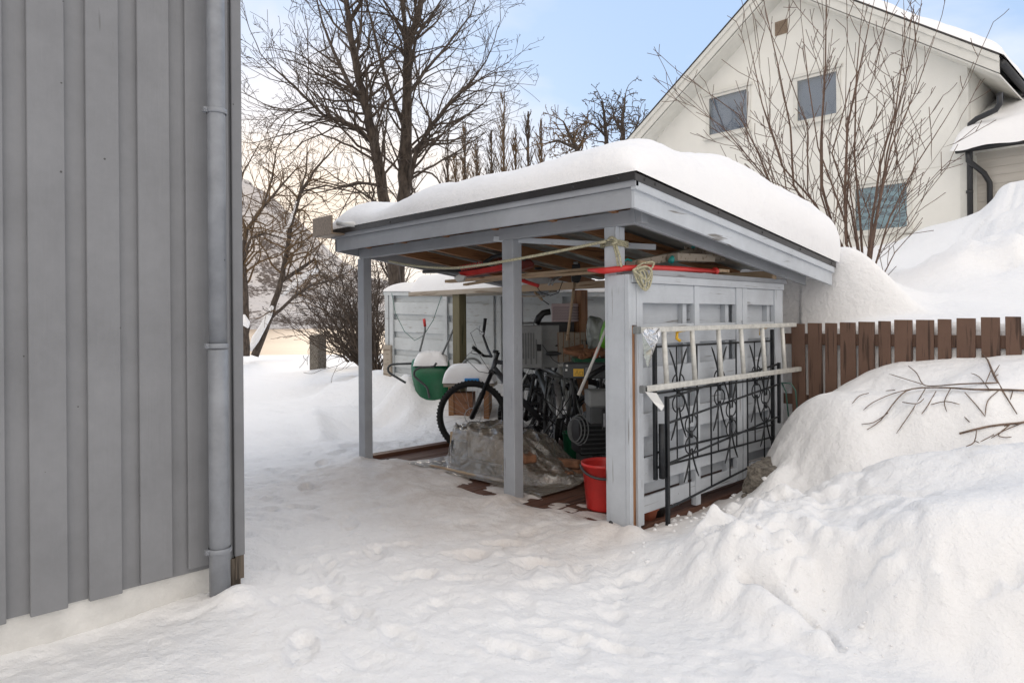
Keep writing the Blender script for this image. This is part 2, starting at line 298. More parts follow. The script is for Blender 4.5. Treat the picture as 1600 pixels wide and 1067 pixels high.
# vectorised value noise
_rs = np.random.RandomState(7); _T = _rs.rand(256, 256)
def vn(x, y):
    xi = np.floor(x).astype(int); yi = np.floor(y).astype(int); fx = x-xi; fy = y-yi; fx = fx*fx*fx*(fx*(fx*6-15)+10); fy = fy*fy*fy*(fy*(fy*6-15)+10)
    a = _T[xi & 255, yi & 255]; b = _T[(xi+1) & 255, yi & 255]; c = _T[xi & 255, (yi+1) & 255]; d = _T[(xi+1) & 255, (yi+1) & 255]
    return (a*(1-fx)+b*fx)*(1-fy)+(c*(1-fx)+d*fx)*fy-.5
def fbm(x, y, o=4, g=.5):
    s = 0; a = 1
    for k in range(o): s = s+a*vn(x*2**k+17.3*k, y*2**k+5.1*k); a *= g
    return s
def worley(x, y):
    xi = np.floor(x).astype(int); yi = np.floor(y).astype(int); best = np.full(x.shape, 9.0)
    for i in (-1, 0, 1):
        for j in (-1, 0, 1):
            cx_ = xi+i; cy_ = yi+j; px_ = cx_+.15+.7*_T[cx_ & 255, cy_ & 255]; py_ = cy_+.15+.7*_T[(cx_+91) & 255, (cy_+47) & 255]
            best = np.minimum(best, (x-px_)**2+(y-py_)**2)
    return np.sqrt(best)
def sstep(a, b, x): t = np.clip((x-a)/(b-a), 0, 1); return t*t*(3-2*t)
K = .78125     # survey distances below were first taken for a 1.6 m eye height
def G(px, py, d): return at(px, py, d=d*K)
# ================================================================== GROUND
ctl = []
def c0(px, py, z): p = at(px, py, z=z); ctl.append((p.x, p.y, p.z))
def cd(px, py, d): p = G(px, py, d); ctl.append((p.x, p.y, p.z))
for p in ((200, 1064), (400, 1060), (700, 1060), (1000, 1064), (1200, 1064), (400, 1000), (600, 900), (850, 900), (700, 800), (900, 850), (560, 740), (450, 800), (440, 700), (420, 650), (450, 600), (480, 620), (500, 690), (410, 575), (460, 560)): c0(*p, 0)
for p in ((960, 850), (1040, 885), (1090, 925), (1150, 955), (1210, 985), (1310, 990), (1400, 1035), (1500, 1068)): c0(*p, .01)
# ploughed bank on the right: steep face, lumpy crest, dip behind
for p in ((1050, 850, 4.4), (1100, 850, 4.2), (1150, 850, 4.0), (1230, 862, 3.85), (1310, 872, 3.66), (1400, 862, 3.42), (1500, 832, 3.32), (1600, 800, 3.3), (1750, 780, 3.2),
          (1130, 822, 4.6), (1200, 793, 4.8), (1290, 760, 4.65), (1340, 738, 4.6), (1400, 719, 4.5), (1500, 706, 4.35), (1600, 690, 4.2), (1750, 675, 4.0),
          (1300, 815, 4.1), (1400, 790, 3.95), (1500, 770, 3.8), (1600, 745, 3.75)): cd(*p)
for p in ((1310, 975, 3.62), (1400, 1020, 3.22), (1500, 1055, 3.05), (1600, 1075, 2.95)): cd(*p)
for p in ((1200, 805, 5.15), (1290, 800, 5.1), (1400, 760, 5.0), (1500, 740, 4.85), (1600, 730, 4.75)): cd(*p)
for p in ((1015, 832, 5.0), (1060, 812, 5.2), (1110, 798, 5.35), (1150, 785, 5.5), (1110, 805, 5.5)): cd(*p)
# higher snow against the brown fence
for p in ((1225, 785, 5.35), (1260, 770, 5.35), (1195, 716, 6.0), (1205, 690, 6.1), (1228, 655, 6.1), (1250, 645, 5.9), (1300, 640, 5.6), (1320, 606, 6.0), (1350, 588, 6.15), (1390, 573, 6.15), (1440, 566, 6.0), (1500, 563, 5.8), (1600, 566, 5.4), (1750, 566, 5.0),
          (1350, 690, 5.2), (1450, 650, 5.1), (1550, 640, 4.9), (1290, 705, 5.35), (1240, 720, 5.6), (1500, 690, 4.95), (1600, 650, 4.9), (1400, 640, 5.4), (1500, 610, 5.3), (1600, 600, 5.1)): cd(*p)
# terrain behind the brown fence, rising to the house
for p in ((1245, 520, 7.3), (1300, 505, 7.0), (1330, 497, 6.9), (1400, 492, 6.6), (1500, 489, 6.3), (1600, 486, 6.0), (1260, 455, 8.6), (1225, 470, 8.8), (1310, 425, 9.2), (1340, 455, 8.2), (1350, 478, 7.5), (1450, 455, 7.6), (1520, 440, 7.4), (1600, 445, 7.0),
          (1395, 430, 9.5), (1395, 395, 12.2), (1420, 368, 12.3), (1450, 352, 12.2), (1500, 342, 12.0), (1550, 322, 11.5), (1600, 305, 11.0), (1700, 290, 10.5), (1500, 395, 10.0), (1600, 375, 9.2), (1340, 420, 10.6), (1330, 400, 12.6), (1250, 380, 13.5)): cd(*p)
ctl += [(-1, 4.5, 1.2), (-3, 5.5, 1.3), (-5, 6.5, 1.0), (-1, 9, 2.2), (-5, 9.3, 2.2), (2, 9.3, 2.6), (-1, 13, 2.4), (-6, 14, 2.4), (4, 12, 2.7), (5, 6, 1.6), (7, 3, 1.0), (5, 0, .9), (5, -2, .7), (4, -4, .3), (4, -7, .1), (2, -6, 0), (0, -5, 0), (-1, -4, -.02), (6, -6, .5)]
# left: bank beside the path, snow round the wheelbarrow, in front of the back fence
for p in ((600, 688, 9.3), (650, 672, 9.5), (690, 660, 9.5), (605, 640, 11), (575, 580, 13),  (612, 596, 12.3), (628, 602, 10.5), (650, 632, 10.0), (690, 632, 10.0), (620, 655, 10.2), (660, 645, 10), ): cd(*p)
for p in ((500, 560, .1), (495, 575, .1), (525, 600, .13), (550, 640, .13), (565, 690, .05), (520, 553, .15), (470, 556, 0), (430, 556, 0), (400, 557, 0), (560, 600, .14)): c0(*p)
for q in ((572, 720), (540, 690), (505, 640), (470, 600), (480, 580)): c0(*q, 0)
ctl += [(-4, 1.9, .38), (-5, 2.3, .42), (-3.2, 2.2, .2), (-6, 3.4, .4), (-4, 4, .6), (-9, 5, .3), (-14, 7, .1), (-20, 10, 0), (-10, 0, 0), (-10, -3, 0), (-20, 3, 0), (-25, 5, 0), (-8, 8, .8), (-12, 12, .8), (-20, 18, .6), (-30, 0, 0), (-25, -6, 0), (-4, -4, 0), (-10, -10, 0)]
for x in np.linspace(-2.9, 0, 6):
    for y in (-.7, -.3, 0.05, .5, 1.0, 1.5): ctl.append((x, y, 0))
ctl += [(.15, .1, .02), (.2, .5, .03), (.18, .9, .05), (.2, 1.3, .1)]
ctl = np.array(ctl)
def tps_fit(P, c=.16, lam=.012):
    n = len(P); d = np.sqrt(((P[:, None, :2]-P[None, :, :2])**2).sum(-1)+c*c); A = np.zeros((n+3, n+3)); A[:n, :n] = d-np.eye(n)*lam; A[:n, n] = 1; A[:n, n+1:] = P[:, :2]; A[n, :n] = 1; A[n+1:, :n] = P[:, :2].T
    b = np.zeros(n+3); b[:n] = P[:, 2]; return np.linalg.lstsq(A, b, rcond=None)[0]
def fitted(ctl):
    _w = tps_fit(ctl)
    def f(x, y):
        h = np.zeros(len(x))
        for s in range(0, len(x), 40000):
            xs = x[s:s+40000]; ys = y[s:s+40000]
            d = np.sqrt((xs[:, None]-ctl[None, :, 0])**2+(ys[:, None]-ctl[None, :, 1])**2+.16**2); h[s:s+40000] = d @ _w[:-3]+_w[-3]+_w[-2]*xs+_w[-1]*ys
        return h
    return f
# the brown fence stands on a step in the ground: one surface in front of it, one behind
_bk = (ctl[:, 0] > -1.5) & (ctl[:, 1] > 2.08)
f_front = fitted(np.array([c for c, b in zip(ctl, _bk) if not b]+[(-.3, 3.2, .5), (1, 3, 1.0), (3, 3, 1.0), (6, 4, 1), (0, 8, 1.5), (-1, 2.6, .2)])); f_back = fitted(ctl[_bk | (ctl[:, 1] > 4)])
def base_h(x, y):
    sh_ = x.shape; xr = x.ravel(); yr = y.ravel(); a = f_front(xr, yr); b = f_back(xr, yr)
    thr = 2.10+.38*sstep(.06, -.10, xr); m = sstep(0, .05, yr-thr)*sstep(-1.5, -.9, xr-sstep(4, 9, yr)*-8)
    # snow slumped off the rear of the roof
    sl_ = 1.83-.30*sstep(2.5, 3.3, yr)-.9*sstep(3.0, 4.6, yr)
    b = b+np.maximum(sl_-b, 0)*sstep(.98, .30, xr+.12*np.sin(yr*5))*sstep(2.42, 2.6, yr)
    return (a*(1-m)+b*m).reshape(sh_)
def _old(x, y):
    sh = x.shape; x = x.ravel(); y = y.ravel(); h = np.zeros(len(x))
    for s in range(0, len(x), 40000):
        xs = x[s:s+40000]; ys = y[s:s+40000]
        d = np.sqrt((xs[:, None]-ctl[None, :, 0])**2+(ys[:, None]-ctl[None, :, 1])**2+.16**2); h[s:s+40000] = d @ _w[:-3]+_w[-3]+_w[-2]*xs+_w[-1]*ys
    return h.reshape(sh)
rng = np.random.RandomState(3)
prints = []
for i in range(70):
    p = at(rng.uniform(390, 1000), 560+470*rng.rand()**1.2, z=0)
    if p.x < -.75 or p.y > -2.0 or True: prints.append((p.x, p.y, rng.uniform(0, pi), rng.uniform(.008, .024)*(.6 if p.y > -.3 else 1)))
for (u_, v_, th_) in ((470, 1010, 0), (560, 960, .2), (515, 905, 0), (590, 860, .1), (545, 815, 0), (480, 760, .1), (505, 725, 0), (455, 690, 0), (480, 660, .1), (430, 640, 0), (455, 620, 0), (650, 900, 1.1), (730, 865, 1.2), (790, 850, 1.1), (840, 880, 1.3), (870, 985, .9), (960, 1000, .8), (800, 1010, 1.0)):
    p = at(u_, v_, z=0); prints.append((p.x, p.y, 2.7+th_+rng.uniform(-.2, .2), rng.uniform(.024, .036)))
WB = at(628, 604, d=8.15); WB2 = at(672, 632, d=7.75)
CREV = [at(*p, z=.08) for p in ((1165, 912), (1200, 922), (1235, 940), (1262, 942), (1290, 958), (1312, 985))]
CHK = [(at(a, b, z=.03), r, h) for a, b, r, h in ((1180, 950, .07, .05), (1225, 965, .09, .06), (1265, 985, .07, .045), (1290, 1000, .06, .04), (1130, 930, .06, .04), (1090, 905, .05, .035), (1340, 1010, .06, .03), (1100, 870, .08, .03), (1560, 1045, .07, .06))]
def ground_h(x, y):
    h = base_h(x, y)
    dc = (x-CP.x)*DD.x+(y-CP.y)*DD.y; lat = (x-CP.x)*RT.x+(y-CP.y)*RT.y
    far = sstep(24, 60, dc); inner = sstep(26, 12, dc)
    h = h*(1-far)*(1-sstep(14, 24, dc)*sstep(.2, -.1, lat/np.maximum(dc, 1))*1)+far*-9
    bankm = sstep(.03, .22, h)
    right = sstep(.1, .5, x)
    # lumps on the ploughed bank, smooth drifts elsewhere
    h = h+inner*(fbm(x*.9, y*.9, 3)*.022+fbm(x*2.6+3, y*2.6, 3)*.006)
    bank = bankm*right*sstep(2.0, 1.2, y)*sstep(.62, .1, y*.45-x*.1)
    lum = np.abs(fbm(x*2.3+9, y*2.3, 4, .55)); lum2 = fbm(x*5.5, y*5.5, 4, .6)
    facem = np.exp(-((h-.20)/.16)**2)
    h = h+bank*((np.minimum(lum, .16)*.36-.03)*(.30+.9*facem)+lum2*(.014+.06*facem)+(np.abs(fbm(x*9, y*9, 3))*.05-.008)*facem)
    wx = x+.12*fbm(x*4, y*4, 3); wy = y+.12*fbm(x*4+40, y*4, 3); msk = sstep(-.05, .25, fbm(x*1.6+7, y*1.6, 3))
    h = h+bank*facem*((.5-worley(wx*4.5, wy*4.5))*.13+(.5-worley(wx*11+5, wy*11))*.05)*(.25+.9*msk)
    h = h+bankm*right*(1-bank)*(fbm(x*1.7, y*1.7, 3)*.05+fbm(x*6, y*6, 3)*.02)*sstep(2.6, 1.8, y)
    h = h+bankm*right*sstep(2.6, 3.4, y)*(np.abs(fbm(x*1.3, y*1.3, 4))*.75-.10)*sstep(3.2, 5.5, y)
    mm_ = bankm*right*(1-bank)*sstep(2.2, 1.6, y)*np.exp(-((h-.38)/.22)**2)*sstep(-.1, .2, fbm(x*2+3, y*2, 2))
    h = h+mm_*((.5-worley(wx*6+2, wy*6))*.06)
    flat = 1-bankm
    h = h+flat*inner*(fbm(x*11, y*11, 3, .6)*.009+np.minimum(0, fbm(x*5.5+31, y*5.5, 4, .6)+.10)*.035)
    for (px, py, th, dp_) in prints:
        m = (np.abs(x-px) < .3) & (np.abs(y-py) < .3)
        if not m.any(): continue
        u = (x[m]-px)*cos(th)+(y[m]-py)*sin(th); v = -(x[m]-px)*sin(th)+(y[m]-py)*cos(th)
        q = (u/.13)**2+(v/.055)**2; h[m] += (-dp_*np.exp(-q**2.2)*.8+dp_*.28*np.exp(-((np.sqrt(q)-1.2)/.22)**2))*(.6+1.6*(vn(x[m]*24, y[m]*24)+.35))
    # crumbly ridge at the path's right edge further down
    dd = np.abs(lat/np.maximum(dc, .1)+.27+.02*np.sin(dc*.9)-.012*(dc-8)*.2)
    h = h+.10*np.exp(-(dd/.012)**2)*sstep(6, 8, dc)*sstep(17, 13, dc)*(.6+fbm(x*4, y*4, 3))
    # snow worn thin under the roof and in front of it
    ins = sstep(-2.95, -2.55, x)*sstep(.02, -.12, x)*sstep(-.62, .02, y-.25*fbm(x*2, y*2, 2)*1.2)*sstep(2.3, 1.8, y)
    worn_ = fbm(x*2.1+2, y*5.5, 4, .6)
    deckh = .028+worn_*.034-.035*sstep(-.08, .40, y+.22*(x+1.2)*.4)+.014*sstep(.05, -.25, y)-.010*np.exp(-((((x+2.84) % .124)-.121)/.011)**2)*sstep(-.75, -.35, y)*sstep(-1.7, -1.1, x)*(.6+fbm(x*3, y*2, 2))
    h = h*(1-ins)+deckh*ins
    # drift at the feet of the posts
    for (px, py, r_, a_) in ((-2.87, -.03, .1, .05), (-.99, -.06, .11, .055), (-.06, -.08, .15, .05), (.06, -.05, .08, .05), (.42, .95, .12, .09), (.3, .62, .06, .05), (.28, 1.25, .09, .05), (WB.x, WB.y, .22, .15), (WB2.x, WB2.y, .24, -.02), (-.70, -1.98, .09, .06)):
        h = h+a_*np.exp(-((x-px)**2+(y-py)**2)/r_**2)
    # drift against the left house wall, overhang notch in the bank
    h = h-.035*np.exp(-((x+.80)/.20)**2)*sstep(-2.05, -2.5, y)
    for (p, r_) in zip(CREV[:-1], CREV[1:]):
        vx, vy = r_.x-p.x, r_.y-p.y; t = np.clip(((x-p.x)*vx+(y-p.y)*vy)/(vx*vx+vy*vy), 0, 1); dq = np.hypot(x-p.x-vx*t, y-p.y-vy*t)
        h = np.minimum(h, h*.35-.035+np.maximum(dq-.012, 0)*4.5+1e9*(dq > .10))
    for (p, r_, a_) in CHK: h = h+a_*np.exp(-(((x-p.x)**2+(y-p.y)**2)/r_**2)**1.5)
    # foot of the left house stays clear of the wall's inside
    return h
def axis_pts(fine0, fine1, st, lo, hi, g=1.13):
    a = list(np.arange(fine0, fine1, st)); s = st; v = a[-1]
    while v < hi: s *= g; v += s; a.append(v)
    s = st; v = a[0]; pre = []
    while v > lo: s *= g; v -= s; pre.append(v)
    return np.array(pre[::-1]+a)
gx = axis_pts(-3.4, 2.8, .015, -420, 300, 1.10); gy = axis_pts(-2.8, 2.6, .015, -200, 420, 1.10)
GX, GY = np.meshgrid(gx, gy); GZ = ground_h(GX, GY)
ground = grid_obj('ground', 'ground', GX, GY, GZ); tag(ground, kind='structure')
_d = sstep(-3.3, -2.3, GX)*sstep(.35, -.1, GX)*sstep(-1.7, .2, GY)*sstep(2.4, 1.9, GY)*.85+.10*sstep(.35, -.6, GX)*sstep(-3.6, -1.2, GY)*sstep(-6, -3, GX)*sstep(1.0, 0, GY)
ca = ground.data.attributes.new('dirt', 'FLOAT', 'POINT'); ca.data.foreach_set('value', np.clip(_d, 0, 1).ravel().astype(np.float32))
def gh(x, y): return float(ground_h(np.array([[x]], float), np.array([[y]], float))[0, 0])
# deck boards under the shed
mb = MB(); x = -2.84
while x < -.02: mb.box(x, min(x+.118, -.01), -.03, 1.95, -.05, .014+.002*random.Random(int(x*100)).random()); x += .124
tag(mb.build('deck', 'deck', bevel=.003), kind='structure')
mb = MB().box(-2.95, -2.85, .03, 1.9, -.05, .045)
tag(mb.build('deck_edge_beam', 'deck'), kind='structure')
# ---- sea, far shore, mountain
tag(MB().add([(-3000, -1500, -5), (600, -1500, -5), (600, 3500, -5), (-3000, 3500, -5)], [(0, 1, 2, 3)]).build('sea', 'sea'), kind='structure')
def fr(lat, d, z): p = CP+RT*lat+DD*d; return (p.x, p.y, z)
# ridge profile read as height over lateral position at 1000 m
lt = np.linspace(-620, 500, 260); dt = np.concatenate([np.linspace(470, 640, 40), np.linspace(645, 1500, 110)])
LT, DT = np.meshgrid(lt, dt)
ridge = np.interp(LT/DT*1000, [-620, -420, -372, -340, -300, -250, -200, -150, -60, 100, 400], [260, 235, 200, 170, 128, 85, 52, 44, 50, 40, 60])
prof = sstep(560, 1050, DT)
Hm = -5.5+sstep(470, 500, DT)*2+sstep(520, 640, DT)*6+prof*ridge*(1+.10*fbm(LT/90, DT/90, 4))+fbm(LT/60, DT/60, 5, .55)*22*prof+fbm(LT/25, DT/14, 3)*2.0*sstep(490, 520, DT)
Pm = np.array([CP.x, CP.y]); XX = CP.x+RT.x*LT+DD.x*DT; YY = CP.y+RT.y*LT+DD.y*DT
def mtex(t, p, ma):
    nd = t.nodes; lk = t.links
    n = nd.new('ShaderNodeTexNoise'); n.inputs['Scale'].default_value = .014; n.inputs['Detail'].default_value = 12; n.inputs['Roughness'].default_value = .72; lk.new(ma.outputs[0], n.inputs['Vector'])
    n2 = nd.new('ShaderNodeTexNoise'); n2.inputs['Scale'].default_value = .22; n2.inputs['Detail'].default_value = 6; n2.inputs['Roughness'].default_value = .8; lk.new(ma.outputs[0], n2.inputs['Vector'])
    a = nd.new('ShaderNodeMath'); a.operation = 'ADD'; lk.new(n.outputs[0], a.inputs[0]); lk.new(n2.outputs[0], a.inputs[1])
    r = nd.new('ShaderNodeValToRGB'); e = r.color_ramp.elements; e[0].position = .95; e[1].position = 1.30; e[0].color = (.13, .105, .09, 1); e[1].color = (.62, .57, .53, 1)
    a2 = nd.new('ShaderNodeMath'); a2.operation = 'MULTIPLY'; a2.inputs[1].default_value = 1.0; lk.new(a.outputs[0], a2.inputs[0]); lk.new(a2.outputs[0], r.inputs[0]); lk.new(r.outputs[0], p.inputs['Base Color'])
M['mountain'] = mat('wooded_snowy_slope', (.5, .5, .5), .9, spec=.1, stretch=(1, 1, .8), extra=mtex)
tag(grid_obj('mountain', 'mountain', XX, YY, Hm), kind='structure')
# ================================================================== LEFT HOUSE
hs = thing('house', 'grey vertical board house wall filling the left edge, with a low cream foundation', 'house', (-.86, -1.88, 0))
HX = -.86
mb = MB().box(-4.2, HX-.022, -4.9, -1.90, .11, 3.4)
mb.build('inner_boarding', 'housegrey', hs)
mb = MB()
for a, b, z in ((-1.917-.145, -1.915, .125), (-2.203, -2.068, .128), (-2.403, -2.332+.05, .106), (-2.599, -2.525+.073, .104), (-2.801, -2.725+.08, .102)): pass
ob = [(-2.203, -1.95, .128), (-2.403, -2.285, .106), (-2.599, -2.480, .104), (-2.801+.0, -2.680, .100)]
# wide outer boards (edges surveyed) continuing towards the viewer's left
ob = [(-2.136, -1.945, .132), (-2.332, -2.203, .119), (-2.525, -2.403, .103), (-2.725, -2.599, .100)]
y = -2.801
while y > -4.8: ob.append((y-.125, y, .10)); y -= .2
for a, b, z in ob: mb.box(HX-.024, HX, a, b, z, 3.4)
mb.build('outer_boards', 'housegrey', hs, bevel=.0025)
MB().box(HX-.024, HX+.002, -1.93, -1.882, .14, 3.4).box(-1.02, HX-.026, -1.898, -1.878, .14, 3.4).build('corner_board', 'housegrey', hs, bevel=.003)
MB().box(-4.15, HX-.035, -4.85, -1.935, -.4, .12).build('foundation', 'foundation', hs)
MB().box(HX-.034, HX-.008, -1.955, -1.90, -.02, .13).box(HX-.03, HX-.004, -1.925, -1.885, .03, .142).build('bare_stud', M['greywood_z'], hs)
pr = [(-8, -1.6, 5.5), (-8, -7.3, 5.5), (-8, -4.4, 7.6)]
MB().prism([(-4.5, -1.6, 3.4), (-4.5, -5.2, 3.4), (-4.5, -3.4, 4.0)], (0, 0, 0), (3.8, 0, 0)).build('roof', 'darkgrey', hs)
dpx, dpy = -.785, -2.028
dpt = thing('downpipe', 'grey round downpipe strapped to the grey house wall at its corner', 'downpipe', (dpx, dpy, -.05))
MB().tube([(dpx, dpy, -.04), (dpx, dpy, .5), (dpx+.001, dpy-.001, 1.12)], [.045, .044, .044], 24).build('lower_pipe', 'pipegrey', dpt)
MB().tube([(dpx, dpy, 1.13), (dpx-.002, dpy, 1.9), (dpx, dpy, 2.6), (dpx, dpy, 3.38)], .0385, 24).build('upper_pipe', 'pipegrey', dpt)
for z in (.216, 1.137, 2.195):
    r = .0485 if z < 1.13 else .0425
    mb = MB().lathe([(r, z-.011), (r+.003, z-.009), (r+.003, z+.009), (r, z+.011)], (dpx, dpy, 0), 28)
    mb.box(HX, dpx-r+.012, dpy-.006, dpy+.006, z-.01, z+.01); mb.box(dpx-.012, dpx+.012, dpy-r-.016, dpy-r+.002, z-.011, z+.011)
    mb.tube([(dpx-.02, dpy-r-.010, z), (dpx+.02, dpy-r-.010, z)], .004, 8)
    mb.build('pipe_clamp', 'pipegrey', dpt, bevel=.001)
# ================================================================== SHED
shed = thing('open_shed', 'low grey open-fronted wooden shed with a lean-to roof under deep snow', 'shed', (0, 0, 0))
def roofz(y): return 2.015-.1255*(y+.22)          # top of the drip edge
XL, XR, YF, YB = -2.93, .21, -.22, 2.45
# posts
MB().box(-2.93, -2.83, .0, .08, -.02, 1.786).build('post', 'grey_z', shed, bevel=.003)
MB().box(-1.064, -.955, .0, .085, -.02, 1.786).build('post', 'grey_z', shed, bevel=.003)
MB().box(-.178, -.09, .004, .09, 0, 1.786).build('post', 'pale_z', shed, bevel=.003)
MB().box(-2.03, -1.91, 1.84, 1.94, 0, 1.52).build('post', 'rafter_z', shed, bevel=.003)
MB().box(-2.90, -2.80, 1.84, 1.94, 0, 1.52).build('post', 'grey_z', shed, bevel=.003)
# front beam, rear beam
MB().box(-2.885, .105, -.012, .05, 1.786, 1.868).build('front_beam', 'grey_x', shed, bevel=.003)
MB().box(-2.92, .0, 1.84, 1.90, 1.53, 1.60).build('rear_beam', 'raw_x', shed, bevel=.003)
# rafters
for i, x in enumerate((-2.72, -2.2, -1.66, -1.12, -.58, -.10)):
    y0, y1 = -.17, 2.36
    def rz(y): return roofz(y)-.045
    vs = []
    mb = MB(); poly = [(x, y0, rz(y0)-.085), (x, y1, rz(y1)-.085), (x, y1, rz(y1)), (x, y0, rz(y0))]
    mb.prism(poly, (0, 0, 0), (.042, 0, 0)); mb.build('rafter', 'rafter', shed)
# corrugated sheet roof, ridges running along the slope
nx_ = 420; xs = np.linspace(XL+.03, XR-.03, nx_); ys = np.linspace(YF+.03, YB-.02, 3); CX, CY = np.meshgrid(xs, ys)
rib = np.clip(np.sin(CX*2*pi/.19)*2.2, -1, 1)*.009
sheet = grid_obj('sheet_roof', mat('galvanised_sheet', (.40, .41, .38), .38, .55, nscale=8, namt=.12), CX, CY, roofz(CY)-.026+rib); sheet.parent = shed
# fascias with a small top trim
def side_fascia(x0, x1, m):
    def P(y, o): return roofz(y)+o
    mb = MB(); mb.prism([(x0, YF+.0, P(YF, -.180)), (x0, YB, P(YB, -.185)), (x0, YB, P(YB, -.075)), (x0, YF, P(YF, -.075))], (0, 0, 0), (x1-x0, 0, 0))
    return mb
side_fascia(XR-.026, XR-.004, 'pale').build('side_fascia', 'pale_y', shed, bevel=.002)
MB().prism([(XR-.02, YF-.012, roofz(YF)-.085), (XR-.02, YB, roofz(YB)-.085), (XR-.02, YB, roofz(YB)-.038), (XR-.02, YF-.012, roofz(YF)-.038)], (0, 0, 0), (.034, 0, 0)).build('side_trim', 'pale_y', shed, bevel=.002)
side_fascia(XL+.004, XL+.026, 'grey').build('side_fascia', 'grey_y', shed, bevel=.002)
MB().box(XL, XR-.026, YF, YF+.022, 1.838, 1.945).build('front_fascia', 'grey_x', shed, bevel=.002)
MB().box(XL-.03, XR+.014, YF-.016, YF+.012, 1.946, 1.985).build('front_trim', 'grey_x', shed, bevel=.002)
# inner sloping board under the side overhang
MB().prism([(.03, -.02, roofz(0)-.20), (.03, 2.3, roofz(2.3)-.20), (.03, 2.3, roofz(2.3)-.075), (.03, -.02, roofz(0)-.075)], (0, 0, 0), (.03, 0, 0)).build('inner_side_beam', 'grey_y', shed, bevel=.002)
# metal drip edges
mb = MB(); yb = YB+.02
mb.prism([(XR+.012, YF-.024, roofz(YF)-.040), (XR+.012, yb, roofz(yb)-.040), (XR+.012, yb, roofz(yb)), (XR+.012, YF-.024, roofz(YF))], (0, 0, 0), (.006, 0, 0))
mb.prism([(XR-.09, YF-.02, roofz(YF)-.002), (XR-.09, yb, roofz(yb)-.002), (XR-.09, yb, roofz(yb)+.002), (XR-.09, YF-.02, roofz(YF)+.002)], (0, 0, 0), (.10, 0, 0))
mb.box(XL, XR+.018, YF-.028, YF-.022, 1.978, 2.018); mb.box(XL, XR+.012, YF-.022, YF+.08, 2.008, 2.014)
de = mb.build('drip_edge', 'drip', shed)
for y in (-.16, -.06, .62, 1.2, 1.8, 2.38):
    MB().lathe([(0, .004), (.007, .004), (.009, 0)], (0, 0, 0), 8, Matrix.Rotation(pi/2, 4, 'Y')).build('roof_screw', 'black', de).location = (XR+.018, y, roofz(y)-.02)
for x in (-2.05, -1.15, -.2, .12):
    MB().lathe([(0, .004), (.007, .004), (.009, 0)], (0, 0, 0), 8, Matrix.Rotation(pi/2, 4, 'X')).build('roof_screw', 'black', de).location = (x, YF-.028, 1.996)
# boxed gutter end sticking out at the left corner
p0 = at(497, 332, y=-.36); p1 = at(548, 336, y=-.36)
mb = MB(); mb.box(-3.06, -2.74, -.36, -.345, 1.965, 2.12).build('gutter_end', 'gutterbox', shed, bevel=.002)
MB().box(-3.06, -3.045, -.345, .35, 1.962, 2.07).box(-3.045, -2.74, -.345, .35, 1.962, 1.975).build('wooden_gutter', 'gutterbox', shed)
MB().tube([(-2.74, -.30, 2.055), (-2.56, -.24, 2.03)], .022, 10).build('gutter_pipe', 'white_metal', shed)
# side wall towards the neighbour: outer boards staggered over inner boards
sw = thing('side_wall', None, None); sw.parent = shed
def part_empty(name, parent):
    o = bpy.data.objects.new(name, None); COL.objects.link(o); o.parent = parent; o.empty_display_size = .1; return o
bpy.data.objects.remove(sw)
rows = [(1.335, 1.452), (1.088, 1.21), (.815, .953), (.543, .679), (.265, .416), (.090, .186)]
mb = MB()
for z0, z1 in rows: mb.box(-.022, -.002, .125, 1.93, z0, z1)
ib = [(1.20, 1.345), (.945, 1.10), (.67, .825), (.405, .55), (.18, .27)]
mb2 = MB()
for z0, z1 in ib: mb2.box(-.085, -.067, .06, 1.93, z0, z1)
swl = mb.build('side_wall', 'pale_y', shed, bevel=.002)
mb2.build('inner_boards', 'pale_y', swl)
mb = MB()
for a, b in ((.093, .128), (.704, .759), (1.253, 1.412), (1.85, 1.985)):
    if a > 1.2 and b < 1.5: mb.box(-.03, .008, 1.253, 1.325, .10, 1.452); mb.box(-.03, .008, 1.345, 1.412, .10, 1.452); mb.box(-.03, .004, 1.325, 1.345, 1.22, 1.452)
    else: mb.box(-.03, .008, a, b, 0.03, 1.452)
for y in (.62, 1.165, 1.80): mb.box(-.067, -.03, y, y+.045, .1, 1.452)
mb.build('upright', 'pale_z', swl, bevel=.002)
MB().box(-.03, .014, .022, 2.0, 1.453, 1.50).build('top_rail', 'pale_y', swl, bevel=.002)
MB().box(-.09, .0, .06, 2.08, 1.502, 1.538).build('top_plate', 'grey_y', swl, bevel=.002)
# end of the side wall (corner post casing)
cp = MB().box(-.15, -.026, -.004, .018, .0, 1.50).box(-.024, .008, -.008, .022, -.02, 1.50).build('corner_casing', 'pale_z', shed, bevel=.003)
MB().box(-.15, -.03, .022, .09, 0, 1.5).box(-.028, -.008, .024, .09, 0, 1.2).build('corner_stud', 'rafter_z', cp)
MB().box(-.028, .006, .024, .066, 1.205, 1.45).build('corner_trim', 'pale_z', cp, bevel=.002)
MB().box(-.03, .010, .067, .092, -.02, 1.45).build('corner_trim', 'pale_z', cp, bevel=.002)
# light batten from the middle post to the corner, stored-plank beam, cross beams
MB().bar((-1.12, -.018, 1.80), (-.15, .5, 1.70), .03, .035).build('brace', 'pale_x', shed)
